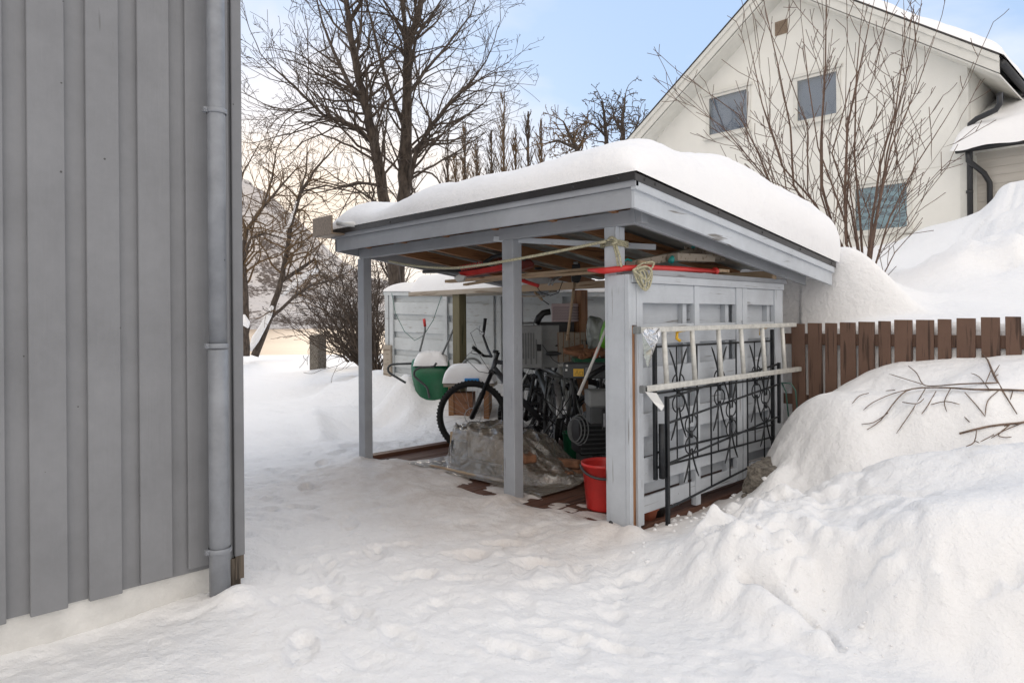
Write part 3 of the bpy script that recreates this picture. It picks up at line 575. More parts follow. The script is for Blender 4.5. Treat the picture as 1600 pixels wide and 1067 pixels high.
# ---- snow on the roof
def roof_snow_obj(name, x0, x1, y0, y1, zt, thick, R, nxn, nyn, label, over=.0):
    xs = np.linspace(0, 1, nxn); ys = np.linspace(0, 1, nyn)
    e = lambda t: .5-.5*np.cos(pi*t)
    xs = x0+(x1-x0)*(xs*.35+e(xs)*.65); ys = y0+(y1-y0)*(ys*.35+e(ys)*.65)
    X, Y = np.meshgrid(xs, ys); dx0 = (X-x0); dx1 = (x1-X); dy0 = Y-y0; dy1 = y1-Y
    th = thick(X, Y)
    def rd(d, r): q = np.clip(d/r, 0, 1); return np.sqrt(np.clip(1-(1-q)**2, 0, 1))
    k = rd(dx0, R[0])*rd(dx1, R[1])*rd(dy0, R[2])*rd(dy1, R[3])
    Zt = zt(X, Y)+.004+th*k
    Xo = X.copy(); Yo = Y.copy()
    # a slight belly over the right and rear edges
    bel = over*np.sin(np.clip(k, 0, 1)*pi)*sstep(.45, 0, dx1)*sstep(.3, .8, (Y-y0)/(y1-y0)); Xo += bel
    o = grid_obj(name, 'snowroof', Xo, Yo, Zt)
    return o
def th_main(X, Y):
    t = .33+.20*sstep(.2, 1.4, Y)*sstep(-1.8, -.3, X)+.03*fbm(X*1.3, Y*1.3, 3)+.03*fbm(X*4, Y*4, 4)
    t = t*(1-.30*np.exp(-((X+2.30)/.30)**2)*sstep(.8, -.1, Y))
    t = t+.05*np.exp(-((X+.1)/.35)**2)*sstep(.8, 0, Y)
    # slump lip along the side near the rear
    t = t-.03*np.exp(-((X-.12)/.05)**2)*sstep(.7, 1.4, Y)
    return t
rsn = roof_snow_obj('roof_snow', XL-.10, XR+.03, YF-.03, YB+.06, lambda X, Y: roofz(Y), th_main, (.22, .33, .60, .18), 260, 220, None, .07)
tag(rsn, 'thick smooth snow blanket covering the roof of the open shed', 'snow', kind='stuff')
# ---- lower lean-to shelf between shed and back fence
sh = thing('lean_to_shelf', 'weathered board roof on an olive post beside the back of the shed, loaded with snow', 'shelf', (-3.9, 1.87, 0))
MB().box(-4.76, -2.93, 1.85, 2.62, 1.545, 1.575).build('shelf_board', 'greywood', sh, bevel=.002)
MB().box(-4.74, -2.93, 1.83, 1.848, 1.535, 1.59).build('front_edge_board', 'greywood', sh, bevel=.002)
MB().box(-3.90, -3.775, 1.86, 1.97, -.05, 1.544).build('post', 'olive', sh, bevel=.004)
sn = roof_snow_obj('shelf_snow', -4.72, -2.6, 1.84, 2.75, lambda X, Y: 1.576+0*X, lambda X, Y: .225+.02*fbm(X*2, Y*2, 3), (.16, .2, .10, .2), 90, 50, None)
tag(sn, 'loaf of snow lying on the weathered lean-to shelf in front of the back fence', 'snow', kind='stuff')
# ================================================================== BACK FENCE
FA = Vector((-6.10, 2.42, 0)); FB = Vector((-1.2, 3.06, 0)); fd = (FB-FA).normalized(); fn = Vector((fd.y, -fd.x, 0)); fl = (FB-FA).length
bf = thing('board_fence', 'pale grey fence of lapped horizontal boards behind the shed', 'fence', tuple((FA+FB)/2))
FT = lambda t: 1.655-.032*t
def fseg(mb, t0, t1, z0, z1, o0, o1):
    a = FA+fd*t0; b = FA+fd*t1; n = fn
    P = [a+n*o0, b+n*o0, b+n*o1, a+n*o1]; za, zb = FT(t0)-1.655, FT(t1)-1.655
    vs = [Vector((P[0].x, P[0].y, z0+za)), Vector((P[1].x, P[1].y, z0+zb)), Vector((P[2].x, P[2].y, z0+zb)), Vector((P[3].x, P[3].y, z0+za))]
    vs += [Vector((P[0].x, P[0].y, z1+za)), Vector((P[1].x, P[1].y, z1+zb)), Vector((P[2].x, P[2].y, z1+zb)), Vector((P[3].x, P[3].y, z1+za))]
    mb.add(vs, [(0, 3, 2, 1), (4, 5, 6, 7), (0, 1, 5, 4), (1, 2, 6, 5), (2, 3, 7, 6), (3, 0, 4, 7)])
mb = MB(); z = 1.60; k = 0
while z > .0:
    hh = .105 if k % 2 == 0 else .150
    if k % 2: fseg(mb, 0.02, fl, z-hh-.01, z+.01, .0, .02)
    else: fseg(mb, 0.02, fl, z-hh-.0, z, -.03, -.012)
    z -= hh; k += 1
mb.build('boards', 'fence_pale', bf, bevel=.002)
for t in (.0, .10, 1.18, 2.0, 2.12, 3.05, 3.9, 4.02):
    mb = MB(); fseg(mb, t, t+.075, .0, 1.60, .021, .05); mb.build('batten', 'fence_pale', bf, bevel=.002)
mb = MB(); fseg(mb, -.02, fl, 1.60, 1.655, -.05, .055); mb.build('top_rail', 'fence_pale', bf, bevel=.002)
mb = MB(); fseg(mb, .0, .16, .0, .88, .051, .085); mb.build('weathered_post', 'greywood', bf)
mb = MB(); fseg(mb, 1.09, 1.24, .3, .80, .051, .08); mb.build('weathered_block', 'greywood', bf)
mid = roof_snow_obj('fence_snow', 0, 1, 0, 1, lambda X, Y: 0*X, lambda X, Y: .11+.0*X, (.1, .02, .35, .35), 60, 16, None)
me = mid.data
for v in me.vertices:
    t = -.03+v.co.x*4.7; o = -.06+v.co.y*.13; q = FA+fd*t+fn*o; v.co = (q.x, q.y, v.co.z*(1+.2*math.sin(t*2.3))+FT(t)+.0)
tag(mid, 'strip of snow along the top rail of the pale board fence', 'snow', kind='stuff')
# thin cord drooping on the fence
pts = [at(612, 458, d=8.35), at(618, 490, d=8.3), at(632, 518, d=8.2), at(648, 532, d=8.1), at(662, 524, d=8.1), at(677, 500, d=8.1), at(690, 462, d=8.1)]
tag(MB().tube(pts, .004, 6).build('cord', 'wire'), 'thin green cord drooping across the pale board fence', 'cord')
# ================================================================== BROWN PICKET FENCE
pf = thing('picket_fence', 'brown stained fence of upright boards half buried in snow beyond the shed', 'fence', (1.2, 2.09, .3))
ed = [1236, 1256.5, 1261.5, 1283, 1289, 1307, 1312, 1336, 1341, 1366, 1372, 1391, 1397, 1425, 1431, 1459, 1465, 1486, 1494.5, 1524, 1532.5, 1562, 1570.5, 1595, 1605, 1640, 1650, 1690, 1700, 1740, 1750]
tops = [506, 505, 505, 504, 503, 502, 500, 500, 499, 497.5, 496, 495, 492, 491, 491, 490]
for i in range(0, len(ed)-1, 2):
    a = at(ed[i], 520, y=2.07).x; b = at(ed[i+1], 520, y=2.07).x; zt = at(ed[i], tops[i//2], y=2.07).z
    sk = random.Random(i).uniform(-.008, .008)
    mb = MB(); mb.prism([(a+sk, 2.07, .38), (b+sk, 2.07, .38), (b, 2.07, zt), (a, 2.07, zt+.002)], (0, 0, 0), (0, .02, 0)); mb.build('picket', 'picket', pf, bevel=.002)
MB().box(-.1, 2.6, 2.092, 2.125, 1.03, 1.115).build('rail', 'picket', pf, bevel=.002)
MB().box(-.1, 2.6, 2.092, 2.125, .56, .64).build('rail', 'picket', pf, bevel=.002)
for x in (.42, 1.95): MB().box(x, x+.07, 2.126, 2.19, .2, 1.05).build('fence_post', 'picket', pf, bevel=.002)
# granite stone at the wall's foot
def rock(name, c, s, seed, label):
    bm = bmesh.new(); bmesh.ops.create_cube(bm, size=1); bmesh.ops.subdivide_edges(bm, edges=bm.edges, cuts=14, use_grid_fill=True)
    from mathutils import noise
    for v in bm.verts:
        p = v.co.copy(); q = Vector((p.x*s[0], p.y*s[1], p.z*s[2])); r = p.length/.62
        q = q*(1-.13*max(0, r-.8)); q += Vector((1, 1, 1))*0+p.normalized()*(noise.fractal(q*6+Vector((seed, 0, 0)), .9, 2, 5)*.035); v.co = q+Vector(c)
    me = bpy.data.meshes.new(name); bm.to_mesh(me); bm.free(); me.materials.append(M['stone']); o = bpy.data.objects.new(name, me); COL.objects.link(o); return tag(o, label, 'stone')
sc = at(1190, 752, d=4.42)
rock('granite_block', (sc.x+.02, sc.y+.12, sc.z+.01), (.26, .34, .19), 1, 'rough granite block showing under the snow at the end of the shed side wall')
sc2 = at(1187, 777, d=4.36); rock('granite_block', (sc2.x, sc2.y+.12, sc2.z-.02), (.24, .34, .06), 5, 'flat lower granite slab under the rough block beside the shed')
# ================================================================== NEIGHBOUR HOUSE
GY_ = 9.4
nh = thing('gable_house', 'large cream rendered house with a steep snowy gable roof behind the shed', 'house', (-3.5, GY_, 0))
XC = -.36; AX, AZ = -3.24, 7.55; SL = .735
XW = AX-(XC-AX)
def hole_wall(y, outline, holes, m, name, parent, th=.2):
    """gable wall as one mesh with real window openings"""
    xs = sorted({outline[0], outline[1]} | {h[i] for h in holes for i in (0, 1)} | {AX}); zs = sorted({0.0, 4.6} | {h[i] for h in holes for i in (2, 3)}); 
    mb = MB()
    zs = [z for z in zs if z <= 4.6]
    def top(x): return AZ-.30-SL*abs(x-AX)
    allz = sorted({0.0} | {h[i] for h in holes for i in (2, 3)} | {20.0})
    for i in range(len(xs)-1):
        a, b = xs[i], xs[i+1]
        for j in range(len(allz)-1):
            z0, z1 = allz[j], allz[j+1]
            if any(h[0] <= a+1e-6 and h[1] >= b-1e-6 and h[2] <= z0+1e-6 and h[3] >= z1-1e-6 for h in holes): continue
            ta, tb = min(z1, top(a)), min(z1, top(b))
            if ta <= z0 and tb <= z0: continue
            P = [(a, z0), (b, z0)]
            if tb > z0: P.append((b, tb))
            if (top(a)-z1)*(top(b)-z1) < 0:
                xc = a+(b-a)*(top(a)-z1)/(top(a)-top(b)); P.append((xc, z1))
            if ta > z0: P.append((a, ta))
            if ta <= z0 or tb <= z0:
                xc = a+(b-a)*(top(a)-z0)/(top(a)-top(b))
                P = [(xc, z0), (b, z0), (b, tb)] if ta <= z0 else [(a, z0), (xc, z0), (a, ta)]
                if ta <= z0 and z1 < top(b): P = [(xc, z0), (b, z0), (b, z1), (a+(b-a)*(z1-top(a))/(top(b)-top(a)), z1)]
                if tb <= z0 and z1 < top(a): P = [(a, z0), (xc, z0), (a+(b-a)*(z1-top(a))/(top(b)-top(a)), z1), (a, z1)]
            mb.add([(px, y, pz) for px, pz in P], [tuple(range(len(P)))])
    for h in holes:
        x0, x1, z0, z1 = h
        mb.add([(x0, y, z0), (x0, y+.12, z0), (x0, y+.12, z1), (x0, y, z1)], [(0, 1, 2, 3)]); mb.add([(x1, y, z0), (x1, y+.12, z0), (x1, y+.12, z1), (x1, y, z1)], [(0, 1, 2, 3)])
        mb.add([(x0, y, z0), (x1, y, z0), (x1, y+.12, z0), (x0, y+.12, z0)], [(0, 1, 2, 3)]); mb.add([(x0, y, z1), (x1, y, z1), (x1, y+.12, z1), (x0, y+.12, z1)], [(0, 1, 2, 3)])
    return mb.build(name, m, parent)
def zt(px, py): return at(px, py, y=GY_)
wins = [(-4.90, -3.97, 4.90, 5.75), (-3.09, -2.285, 4.80, 5.65), (-2.09, -1.17, 2.67, 3.51)]
hole_wall(GY_, (XW, XC), wins, 'render', 'gable_wall', nh)
MB().box(XC-.15, XC-.001, GY_+.001, 17, 0, 5.15).build('side_wall', 'render', nh); MB().box(XW, XW+.15, GY_+.001, 17, 0, 5.15).build('side_wall', 'render', nh)
MB().box(XW, XC-.16, GY_+.30, GY_+.32, 0, 5.0).build('dark_interior', 'darkgrey', nh)
# string course and corner trim
MB().box(XW, XC-.02, GY_-.006, GY_+.0, 3.63, 3.645).build('wall_joint', 'whitewood', nh)
MB().box(XC-.10, XC+.02, GY_-.03, GY_+.1, 0, 5.02).build('corner_trim', 'whitewood', nh)
for i, (x0, x1, z0, z1) in enumerate(wins):
    f = MB(); w = .055
    f.box(x0-.02, x0+w, GY_-.02, GY_+.05, z0, z1).box(x1-w, x1+.02, GY_-.02, GY_+.05, z0, z1).box(x0+w, x1-w, GY_-.018, GY_+.05, z0, z0+w).box(x0+w, x1-w, GY_-.018, GY_+.05, z1-w, z1)
    f.box(x0-.06, x1+.06, GY_-.05, GY_-.001, z1+.002, z1+.06)
    fo = f.build('window', 'whitewood', nh, bevel=.004)
    MB().box(x0-.05, x1+.05, GY_-.09, GY_-.021, z0-.05, z0-.005).build('sill', 'whitewood', fo)
    MB().box(x0+w, x1-w, GY_+.01, GY_+.016, z0+w, z1-w).build('pane', 'glass', fo)
    MB().box(x0+w-.01, x1-w+.01, GY_+.09, GY_+.10, z0+w-.01, z1-w+.01).build('curtain_or_backing', 'curtain_or_backing' if i == 2 else 'blind', fo)  # lower window: curtain; upper two: added backing coloured like reflected sky
# vent and two little wall anchors
mb = MB(); vx, vz = -3.33, 6.68
mb.box(vx-.12, vx+.12, GY_-.015, GY_-.001, vz-.13, vz+.13)
for k in range(7): mb.box(vx-.11, vx+.11, GY_-.026, GY_-.016, vz-.11+k*.032, vz-.095+k*.032)
mb.build('vent', 'gutterbox', nh)
# roof: soffit, barge boards, roof plate, snow
YO = 8.95
def slope(xa, sgn): return AZ-SL*abs(xa-AX)
for sgn, xe in ((-1, XW-.55), (1, XC+.50)):
    ze = AZ-SL*abs(xe-AX)
    MB().prism([(AX, YO, AZ-.26), (xe, YO, ze-.26), (xe, YO, ze-.03), (AX, YO, AZ-.03)], (0, 0, 0), (0, .03, 0)).build('barge_board', 'whitewood', nh, bevel=.003)
    MB().prism([(AX, YO-.03, AZ-.10), (xe, YO-.03, ze-.10), (xe, YO-.03, ze-.005), (AX, YO-.03, AZ-.005)], (0, 0, 0), (0, .028, 0)).build('upper_barge_board', 'whitewood', nh, bevel=.003)
    MB().prism([(AX, YO+.031, AZ-.30), (xe, YO+.031, ze-.30), (xe, YO+.031, ze-.27), (AX, YO+.031, AZ-.27)], (0, 0, 0), (0, 8.2, 0)).build('soffit', 'whitewood', nh)
    MB().prism([(AX, YO-.04, AZ), (xe, YO-.04, ze), (xe, YO-.04, ze+.028), (AX, YO-.04, AZ+.028)], (0, 0, 0), (0, 8.4, 0)).build('roof', 'drip', nh)
    n1, n2 = 60, 50; a = np.linspace(0, 1, n1); U_, V_ = np.meshgrid(a, np.linspace(0, 1, n2))
    X_ = AX+(xe+sgn*.06-AX)*U_; Y_ = YO-.02+8.3*V_; th = .17*np.sqrt(np.clip(1-(1-np.clip(V_/.03, 0, 1))**2, 0, 1))*np.sqrt(np.clip(1-(1-np.clip((1-U_)/.06, 0, 1))**2, 0, 1))
    if sgn < 0: th = th*.35
    Z_ = AZ-SL*np.abs(X_-AX)+.03+th*(1+.3*fbm(X_*2, Y_*2, 3))
    o = grid_obj('house_roof_snow', 'snowroof', X_, Y_, Z_); tag(o, 'snow covering the %s slope of the cream house roof' % ('left' if sgn < 0 else 'right'), 'snow', kind='stuff')
ch = MB().lathe([(.0, .20), (.10, .19), (.17, .14), (.19, .06), (.17, .0), (.10, -.02), (.10, -.4)], tuple(at(1310, 14, y=9.9)), 20); ch.build('flue_cap', 'gutterbox', nh)
# eave gutter and downpipes
gx0, gz0 = XC+.50, AZ-SL*(XC+.50-AX)-.08
MB().tube([(gx0+.03, YO+.02, gz0-.04), (gx0+.03, YO+4, gz0-.04)], .055, 12).build('gutter', 'darkpipe', nh)
q = [at(1562, 146, y=9.15), at(1562, 163, y=9.15), at(1556, 172, y=9.2), at(1526, 186, y=9.28), at(1516, 194, y=9.3), at(1515, 206, y=9.3), at(1516, 340, y=9.3)]
MB().tube(q, .042, 12).build('downpipe', 'darkpipe', nh)
for py in (215, 300): p = at(1515, py, y=9.3); MB().lathe([(.044, -.02), (.05, -.02), (.05, .02), (.044, .02)], tuple(p), 16).build('pipe_clamp', 'darkpipe', nh)
# annex with level cladding and a snow laden roof
an = thing('clad_annex', 'pale horizontally clad annex with drooping snow roof beside the cream house', 'house', (1, 9.6, 0))
mb = MB(); z = 1.6
while z < 3.78: mb.prism([(-.30, 9.60, z), (-.30, 9.585, z), (-.30, 9.597, z+.128), (-.30, 9.60, z+.128)], (0, 0, 0), (5, 0, 0)); z += .13
mb.box(-.30, 4.7, 9.601, 14, 1.6, 3.76); mb.build('cladding', mat('dirty_cream_cladding', (.60, .565, .51), .7, nscale=5, namt=.08, stretch=(.2, 1, 2)), an)
MB().box(-.36, -.28, 9.56, 9.66, 1.6, 3.76).build('corner_board', 'whitewood', an)
ae = 9.15
MB().prism([(-.42, ae, 3.80), (-.42, 13, 5.4), (-.42, 13, 5.5), (-.42, ae, 3.86)], (0, 0, 0), (5.2, 0, 0)).build('roof', 'whitewood', an)
MB().tube([(-.46, ae-.03, 3.79), (4.7, ae-.03, 3.76)], .045, 12).build('gutter', 'darkpipe', an)
MB().tube([(-.30, ae-.02, 3.76), (-.30, ae, 3.62), (-.16, 9.45, 3.45), (-.10, 9.52, 3.30), (-.10, 9.53, 2.3)], .04, 12).build('downpipe', 'darkpipe', an)
n = 90; U_, V_ = np.meshgrid(np.linspace(0, 1, n), np.linspace(0, 1, n)); X_ = -.52+5.2*U_; Y_ = ae-.12+3.4*V_
ed_ = np.sqrt(np.clip(1-(1-np.clip(V_/.07, 0, 1))**2, 0, 1))*np.sqrt(np.clip(1-(1-np.clip(U_/.05, 0, 1))**2, 0, 1))
Z_ = 3.84+.43*(Y_-ae)+.30*ed_+.035*fbm(X_*3, Y_*3, 3)
tag(grid_obj('annex_roof_snow', 'snowroof', X_, Y_, Z_), 'rounded snow hanging over the gutter of the clad annex', 'snow', kind='stuff')
# ================================================================== TREES
def rotv(d, ang, rnd):
    ax = d.cross(Vector((rnd.gauss(0, 1), rnd.gauss(0, 1), rnd.gauss(0, 1)))).normalized(); return (Matrix.Rotation(ang, 3, ax) @ d).normalized()
def grow(mb, p, d, r, Ln, lvl, rnd, P):
    n = max(3, int(Ln/P['seg'])); st = Ln/n; pts = [p.copy()]; rs = [r]; q = p.copy(); dd = d.copy(); kids = []
    for i in range(n):
        dd = (dd+Vector((rnd.gauss(0, 1), rnd.gauss(0, 1), rnd.gauss(0, 1)))*P['wander']+Vector((0, 0, 1))*P['up']).normalized(); q = q+dd*st; t = (i+1)/n
        pts.append(q.copy()); rr = max(P['rmin'], r*(1-.75*t)); rs.append(rr)
        if lvl > 0 and t > P.get('clear', .15) and rnd.random() < P['dens']*(1 if lvl > 1 else 1.25):
            kids.append((q.copy(), rotv(dd, rnd.uniform(*P['ang']), rnd), max(P['rmin'], rr*.62), Ln*(1-t*.55)*rnd.uniform(.38, .68)))
    mb.tube(pts, rs, 6 if r > .02 else (4 if r > .008 else 3), caps=False)
    for k in kids: grow(mb, *k, lvl-1, rnd, P)
def tree(name, label, cat, limbs, P, seed, mtrunk='bark', mtwig='twig', group=None, lv=2, rs_=1.0):
    """limbs: lists of (px, py, d, radius); first is the trunk"""
    rnd = random.Random(seed); b = at(*limbs[0][0][:2], d=limbs[0][0][2]); t = thing(name, label, cat, tuple(b), group)
    tk = MB(); cr = MB()
    for li, lm in enumerate(limbs):
        pts = [at(a[0], a[1], d=a[2]) for a in lm]; rs = [a[3]*rs_ for a in lm]
        # refine
        P2 = []; R2 = []
        for i in range(len(pts)-1):
            m_ = 5
            for k in range(m_):
                u = k/m_; P2.append(pts[i].lerp(pts[i+1], u)+Vector((rnd.gauss(0, 1), rnd.gauss(0, 1), rnd.gauss(0, 1)))*rs[i]*.10*(k > 0)); R2.append(rs[i]*(1-u)+rs[i+1]*u)
        P2.append(pts[-1]); R2.append(rs[-1]); tk.tube(P2, R2, 10, caps=True)
        Lt = sum((P2[i+1]-P2[i]).length for i in range(len(P2)-1)); acc = 0
        for i in range(1, len(P2)):
            dd = (P2[i]-P2[i-1]); acc += dd.length; dn = dd.normalized(); t_ = acc/Lt
            if t_ < P.get('bare', .25) and li == 0: continue
            if t_ < .1: continue
            k = rnd.random()*P['shoots']
            while k > 0:
                if rnd.random() < k:
                    CL = P['L']*rnd.uniform(.55, 1.1)*(1-.45*t_); grow(cr, P2[i]-dd*rnd.random(), rotv(dn, rnd.uniform(*P['ang']), rnd), min(R2[i]*.5, P['r0']), CL, lv, rnd, P)
                k -= 1
        grow(cr, P2[-1], dn, R2[-1]*.9, P['L']*.6, lv, rnd, P)
    tk.build('trunk', mtrunk, t); cr.build('crown', mtwig, t); return t
PB = dict(seg=.15, wander=.17, up=.05, rmin=.0032, dens=.55, ang=(.5, 1.1), shoots=2.7, L=1.9, r0=.022, bare=.2)
Dt = 11.2
big = [[(626, 560, Dt, .19), (622, 440, Dt, .17), (630, 330, Dt, .165), (633, 240, Dt, .155), (636, 150, Dt, .12), (637, 75, Dt, .11), (655, 20, Dt, .08), (668, -60, Dt+.2, .06), (676, -150, Dt+.4, .03)],
       [(624, 520, Dt, .17), (612, 380, Dt-.3, .15), (596, 285, Dt-.5, .13), (585, 225, Dt-.6, .12), (572, 170, Dt-.6, .10), (560, 120, Dt-.7, .09), (548, 60, Dt-.8, .075), (541, 0, Dt-.9, .06), (536, -110, Dt-1, .03)],
       [(636, 300, Dt, .07), (650, 240, Dt-.2, .062), (672, 200, Dt-.4, .055), (700, 165, Dt-.6, .045), (735, 130, Dt-.8, .028), (760, 95, Dt-1, .015)],
       [(580, 222, Dt-.5, .06), (548, 195, Dt-.8, .05), (505, 180, Dt-1.1, .038), (460, 135, Dt-1.4, .028), (420, 100, Dt-1.6, .014)],
       [(572, 170, Dt-.6, .06), (545, 130, Dt-.1, .05), (525, 90, Dt+.3, .045), (505, 40, Dt+.6, .03), (490, -20, Dt+.9, .015)],
       [(634, 205, Dt, .06), (612, 150, Dt+.4, .052), (596, 100, Dt+.8, .045), (582, 40, Dt+1.1, .035), (566, -20, Dt+1.4, .02)],
       [(637, 150, Dt, .05), (665, 110, Dt+.5, .042), (700, 70, Dt+.9, .032), (735, 25, Dt+1.3, .02), (750, -20, Dt+1.5, .01)],
       [(636, 80, Dt, .06), (632, 30, Dt-.4, .05), (625, -40, Dt-.7, .03)],
       [(634, 250, Dt, .05), (655, 225, Dt+.4, .04), (700, 225, Dt+.9, .028), (745, 200, Dt+1.3, .014)],
       [(595, 290, Dt-.5, .04), (560, 285, Dt-1, .03), (520, 296, Dt-1.3, .018)],
       [(638, 130, Dt, .045), (650, 60, Dt-.8, .035), (690, 0, Dt-1.3, .02), (710, -60, Dt-1.6, .012)]]
tree('bare_tree', 'tall bare tree with two thick dark trunks rising behind the left end of the shed', 'tree', big, PB, 11, lv=3, rs_=.64)
PW = dict(seg=.2, wander=.24, up=.04, rmin=.005, dens=.40, ang=(.5, 1.2), shoots=2.2, L=2.4, r0=.035, bare=.35)
D2 = 21
t2 = [[(398, 556, D2, .24), (418, 505, D2, .20), (436, 452, D2, .17), (447, 400, D2, .14), (455, 350, D2, .12), (470, 300, D2, .10), (495, 262, D2, .07), (520, 235, D2, .04)],
      [(424, 497, D2, .10), (458, 465, D2-.3, .09), (486, 446, D2-.6, .07), (520, 438, D2-1, .05), (545, 425, D2-1.2, .03)],
      [(440, 440, D2, .12), (470, 420, D2+.5, .11), (492, 405, D2+.8, .08), (500, 430, D2+1, .05), (515, 436, D2+1, .03)],
      [(452, 365, D2, .08), (462, 320, D2+.8, .06), (478, 270, D2+1, .05), (480, 230, D2+1.3, .03)],
      [(470, 300, D2, .06), (510, 290, D2-.5, .05), (550, 300, D2-1, .04), (590, 302, D2-1.5, .02)]]
tt = tree('leaning_tree', 'bare tree leaning right over the path with snow stuck along its trunk', 'tree', t2, PW, 5, mtwig='goldtwig', lv=3, rs_=.52)
def crust(parent, segs):
    for lst in segs:
        pts = [at(a[0], a[1], d=a[2]) for a in lst]; MB().tube(pts, [a[3] for a in lst], 8).build('snow_crust', 'snowroof', parent)
crust(tt, [[(391, 548, D2-.25, .05), (399, 530, D2-.25, .13), (411, 510, D2-.25, .10), (420, 492, D2-.25, .10), (426, 478, D2-.2, .05)],
           [(441, 462, D2-.1, .03), (455, 448, D2-.35, .08), (475, 432, D2-.1, .09), (494, 422, D2+.4, .07), (497, 424, D2+.5, .03)], [(438, 372, D2-.1, .02), (452, 350, D2-.1, .05), (463, 315, D2-.1, .03)]])
D3 = 20
t3 = [[(383, 556, D3, .22), (383, 500, D3, .20), (382, 440, D3, .15), (378, 400, D3, .12), (385, 360, D3, .10), (410, 325, D3, .08), (440, 290, D3, .05), (462, 265, D3, .03)],
      [(379, 410, D3, .08), (392, 372, D3-.6, .06), (415, 365, D3-.9, .05), (440, 372, D3-1.2, .03)],
      [(380, 395, D3, .08), (365, 330, D3+.6, .06), (380, 270, D3+.9, .04), (400, 235, D3+1, .02)],
      [(410, 325, D3, .06), (425, 280, D3+.5, .05), (432, 235, D3+.8, .03)]]
t3o = tree('pale_barked_tree', 'bare tree with golden twigs close beside the left house corner', 'tree', t3, PW, 8, mtwig='goldtwig', lv=3, rs_=.6)
crust(t3o, [[(388, 512, D3-.2, .03), (384, 505, D3-.25, .13), (381, 492, D3-.2, .04)]])
# tangled bush by the post
rb = random.Random(21)
def bush(name, label, base, n, spread, L, P, seed, m='twig', lv=2, r=.02, lean=(0, 0), mr=None, group=None):
    rnd = random.Random(seed); b = thing(name, label, 'bush', tuple(base), group); st = MB(); tw = MB()
    for i in range(n):
        a = rnd.uniform(0, 2*pi); tilt = rnd.uniform(.05, spread); d = Vector((cos(a)*tilt+lean[0], sin(a)*tilt+lean[1], 1)).normalized(); p = Vector(base)+Vector((cos(a), sin(a), 0))*rnd.uniform(0, .25)
        grow(tw, p, d, r*rnd.uniform(.6, 1.1), L*rnd.uniform(.6, 1.1), lv, rnd, P)
    tw.build('stems', m, b); return b
PBu = dict(seg=.14, wander=.17, up=.03, rmin=.0045, dens=.5, ang=(.4, 1.0), clear=.08)
b1 = at(585, 582, d=12.8); bush('tangled_bush', 'dark tangled leafless bush between the left post and the granite post', b1, 40, .6, 2.3, PBu, 4, r=.024, lean=(-.16, -.18))
b1 = at(556, 565, d=15.5); bush('tangled_bush', 'low dense leafless thicket further back, leaning over the granite post', b1, 40, .95, 2.0, PBu, 9, r=.02, lean=(-.2, -.2))
# row of upright poplars far behind the shed
PP = dict(seg=.4, wander=.07, up=.14, rmin=.008, dens=.7, ang=(.25, .55), clear=.06)
for i, (px, top, d) in enumerate(((700, 210, 30), (727, 190, 31), (745, 215, 29), (768, 205, 30), (788, 145, 30), (806, 200, 31), (826, 175, 32), (846, 190, 31), (712, 240, 27))):
    base = at(px, 460, d=d); hgt = (at(px, top, d=d)-base).length; rnd = random.Random(40+i)
    t = thing('poplar', ['upright bare poplar seen over the left part of the roof snow', 'slender bare poplar with brushlike twigs over the roof snow'][i % 2], 'tree', tuple(base), 'bare poplars in a row beyond the shed roof')
    a = MB(); a.tube([base, base+Vector((0, 0, hgt*.5)), base+Vector((.1, 0, hgt))], [.10, .07, .02], 6); a.build('trunk', 'twig', t)
    c = MB()
    for k in range(60):
        u = rnd.uniform(.35, .97); ang = rnd.uniform(0, 2*pi); sp_ = rnd.uniform(.2, .75); dv = Vector((cos(ang)*sp_, sin(ang)*sp_, 1)).normalized(); grow(c, base+Vector((0, 0, hgt*u)), dv, .022, hgt*.26*(1.15-u), 2, rnd, PP)
    c.build('crown', 'goldtwig' if i % 3 else 'twig', t)
# knobbly fruit trees left of the house roof
PA = dict(seg=.14, wander=.33, up=.03, rmin=.009, dens=.7, ang=(.7, 1.3), shoots=2.6, L=1.05, r0=.03, bare=.1)
Da = 19
tree('fruit_tree', 'small knobbly bare tree nearest the left slope of the cream house roof', 'tree', [[(985, 300, Da, .12), (975, 240, Da, .09), (972, 190, Da, .07), (977, 150, Da, .03)], [(976, 230, Da, .06), (992, 205, Da-.3, .05), (1000, 180, Da-.4, .02)], [(974, 215, Da, .05), (960, 185, Da+.4, .03), (955, 165, Da+.4, .015)], [(980, 250, Da, .05), (1010, 215, Da+.4, .03)]], PA, 31, lv=2, rs_=.7)
tree('fruit_tree', 'knobbly bare tree second from the cream house roof', 'tree', [[(950, 300, Da+1, .12), (948, 225, Da+1, .09), (944, 180, Da+1, .06), (942, 160, Da+1, .03)], [(948, 215, Da+1, .05), (928, 195, Da+.7, .04), (912, 190, Da+.6, .02)], [(946, 200, Da+1, .05), (960, 180, Da+1.3, .02)]], PA, 32, lv=2, rs_=.7)
tree('fruit_tree', 'leaning bare fruit tree with a reddish tip over the middle of the roof snow', 'tree', [[(915, 290, Da, .12), (905, 240, Da, .10), (890, 212, Da, .07), (880, 190, Da, .03)], [(900, 232, Da, .06), (872, 220, Da-.3, .05), (850, 225, Da-.4, .02)], [(903, 238, Da, .06), (912, 215, Da+.4, .04), (915, 200, Da+.4, .02)]], PA, 33, mtwig='goldtwig', lv=2, rs_=.7)
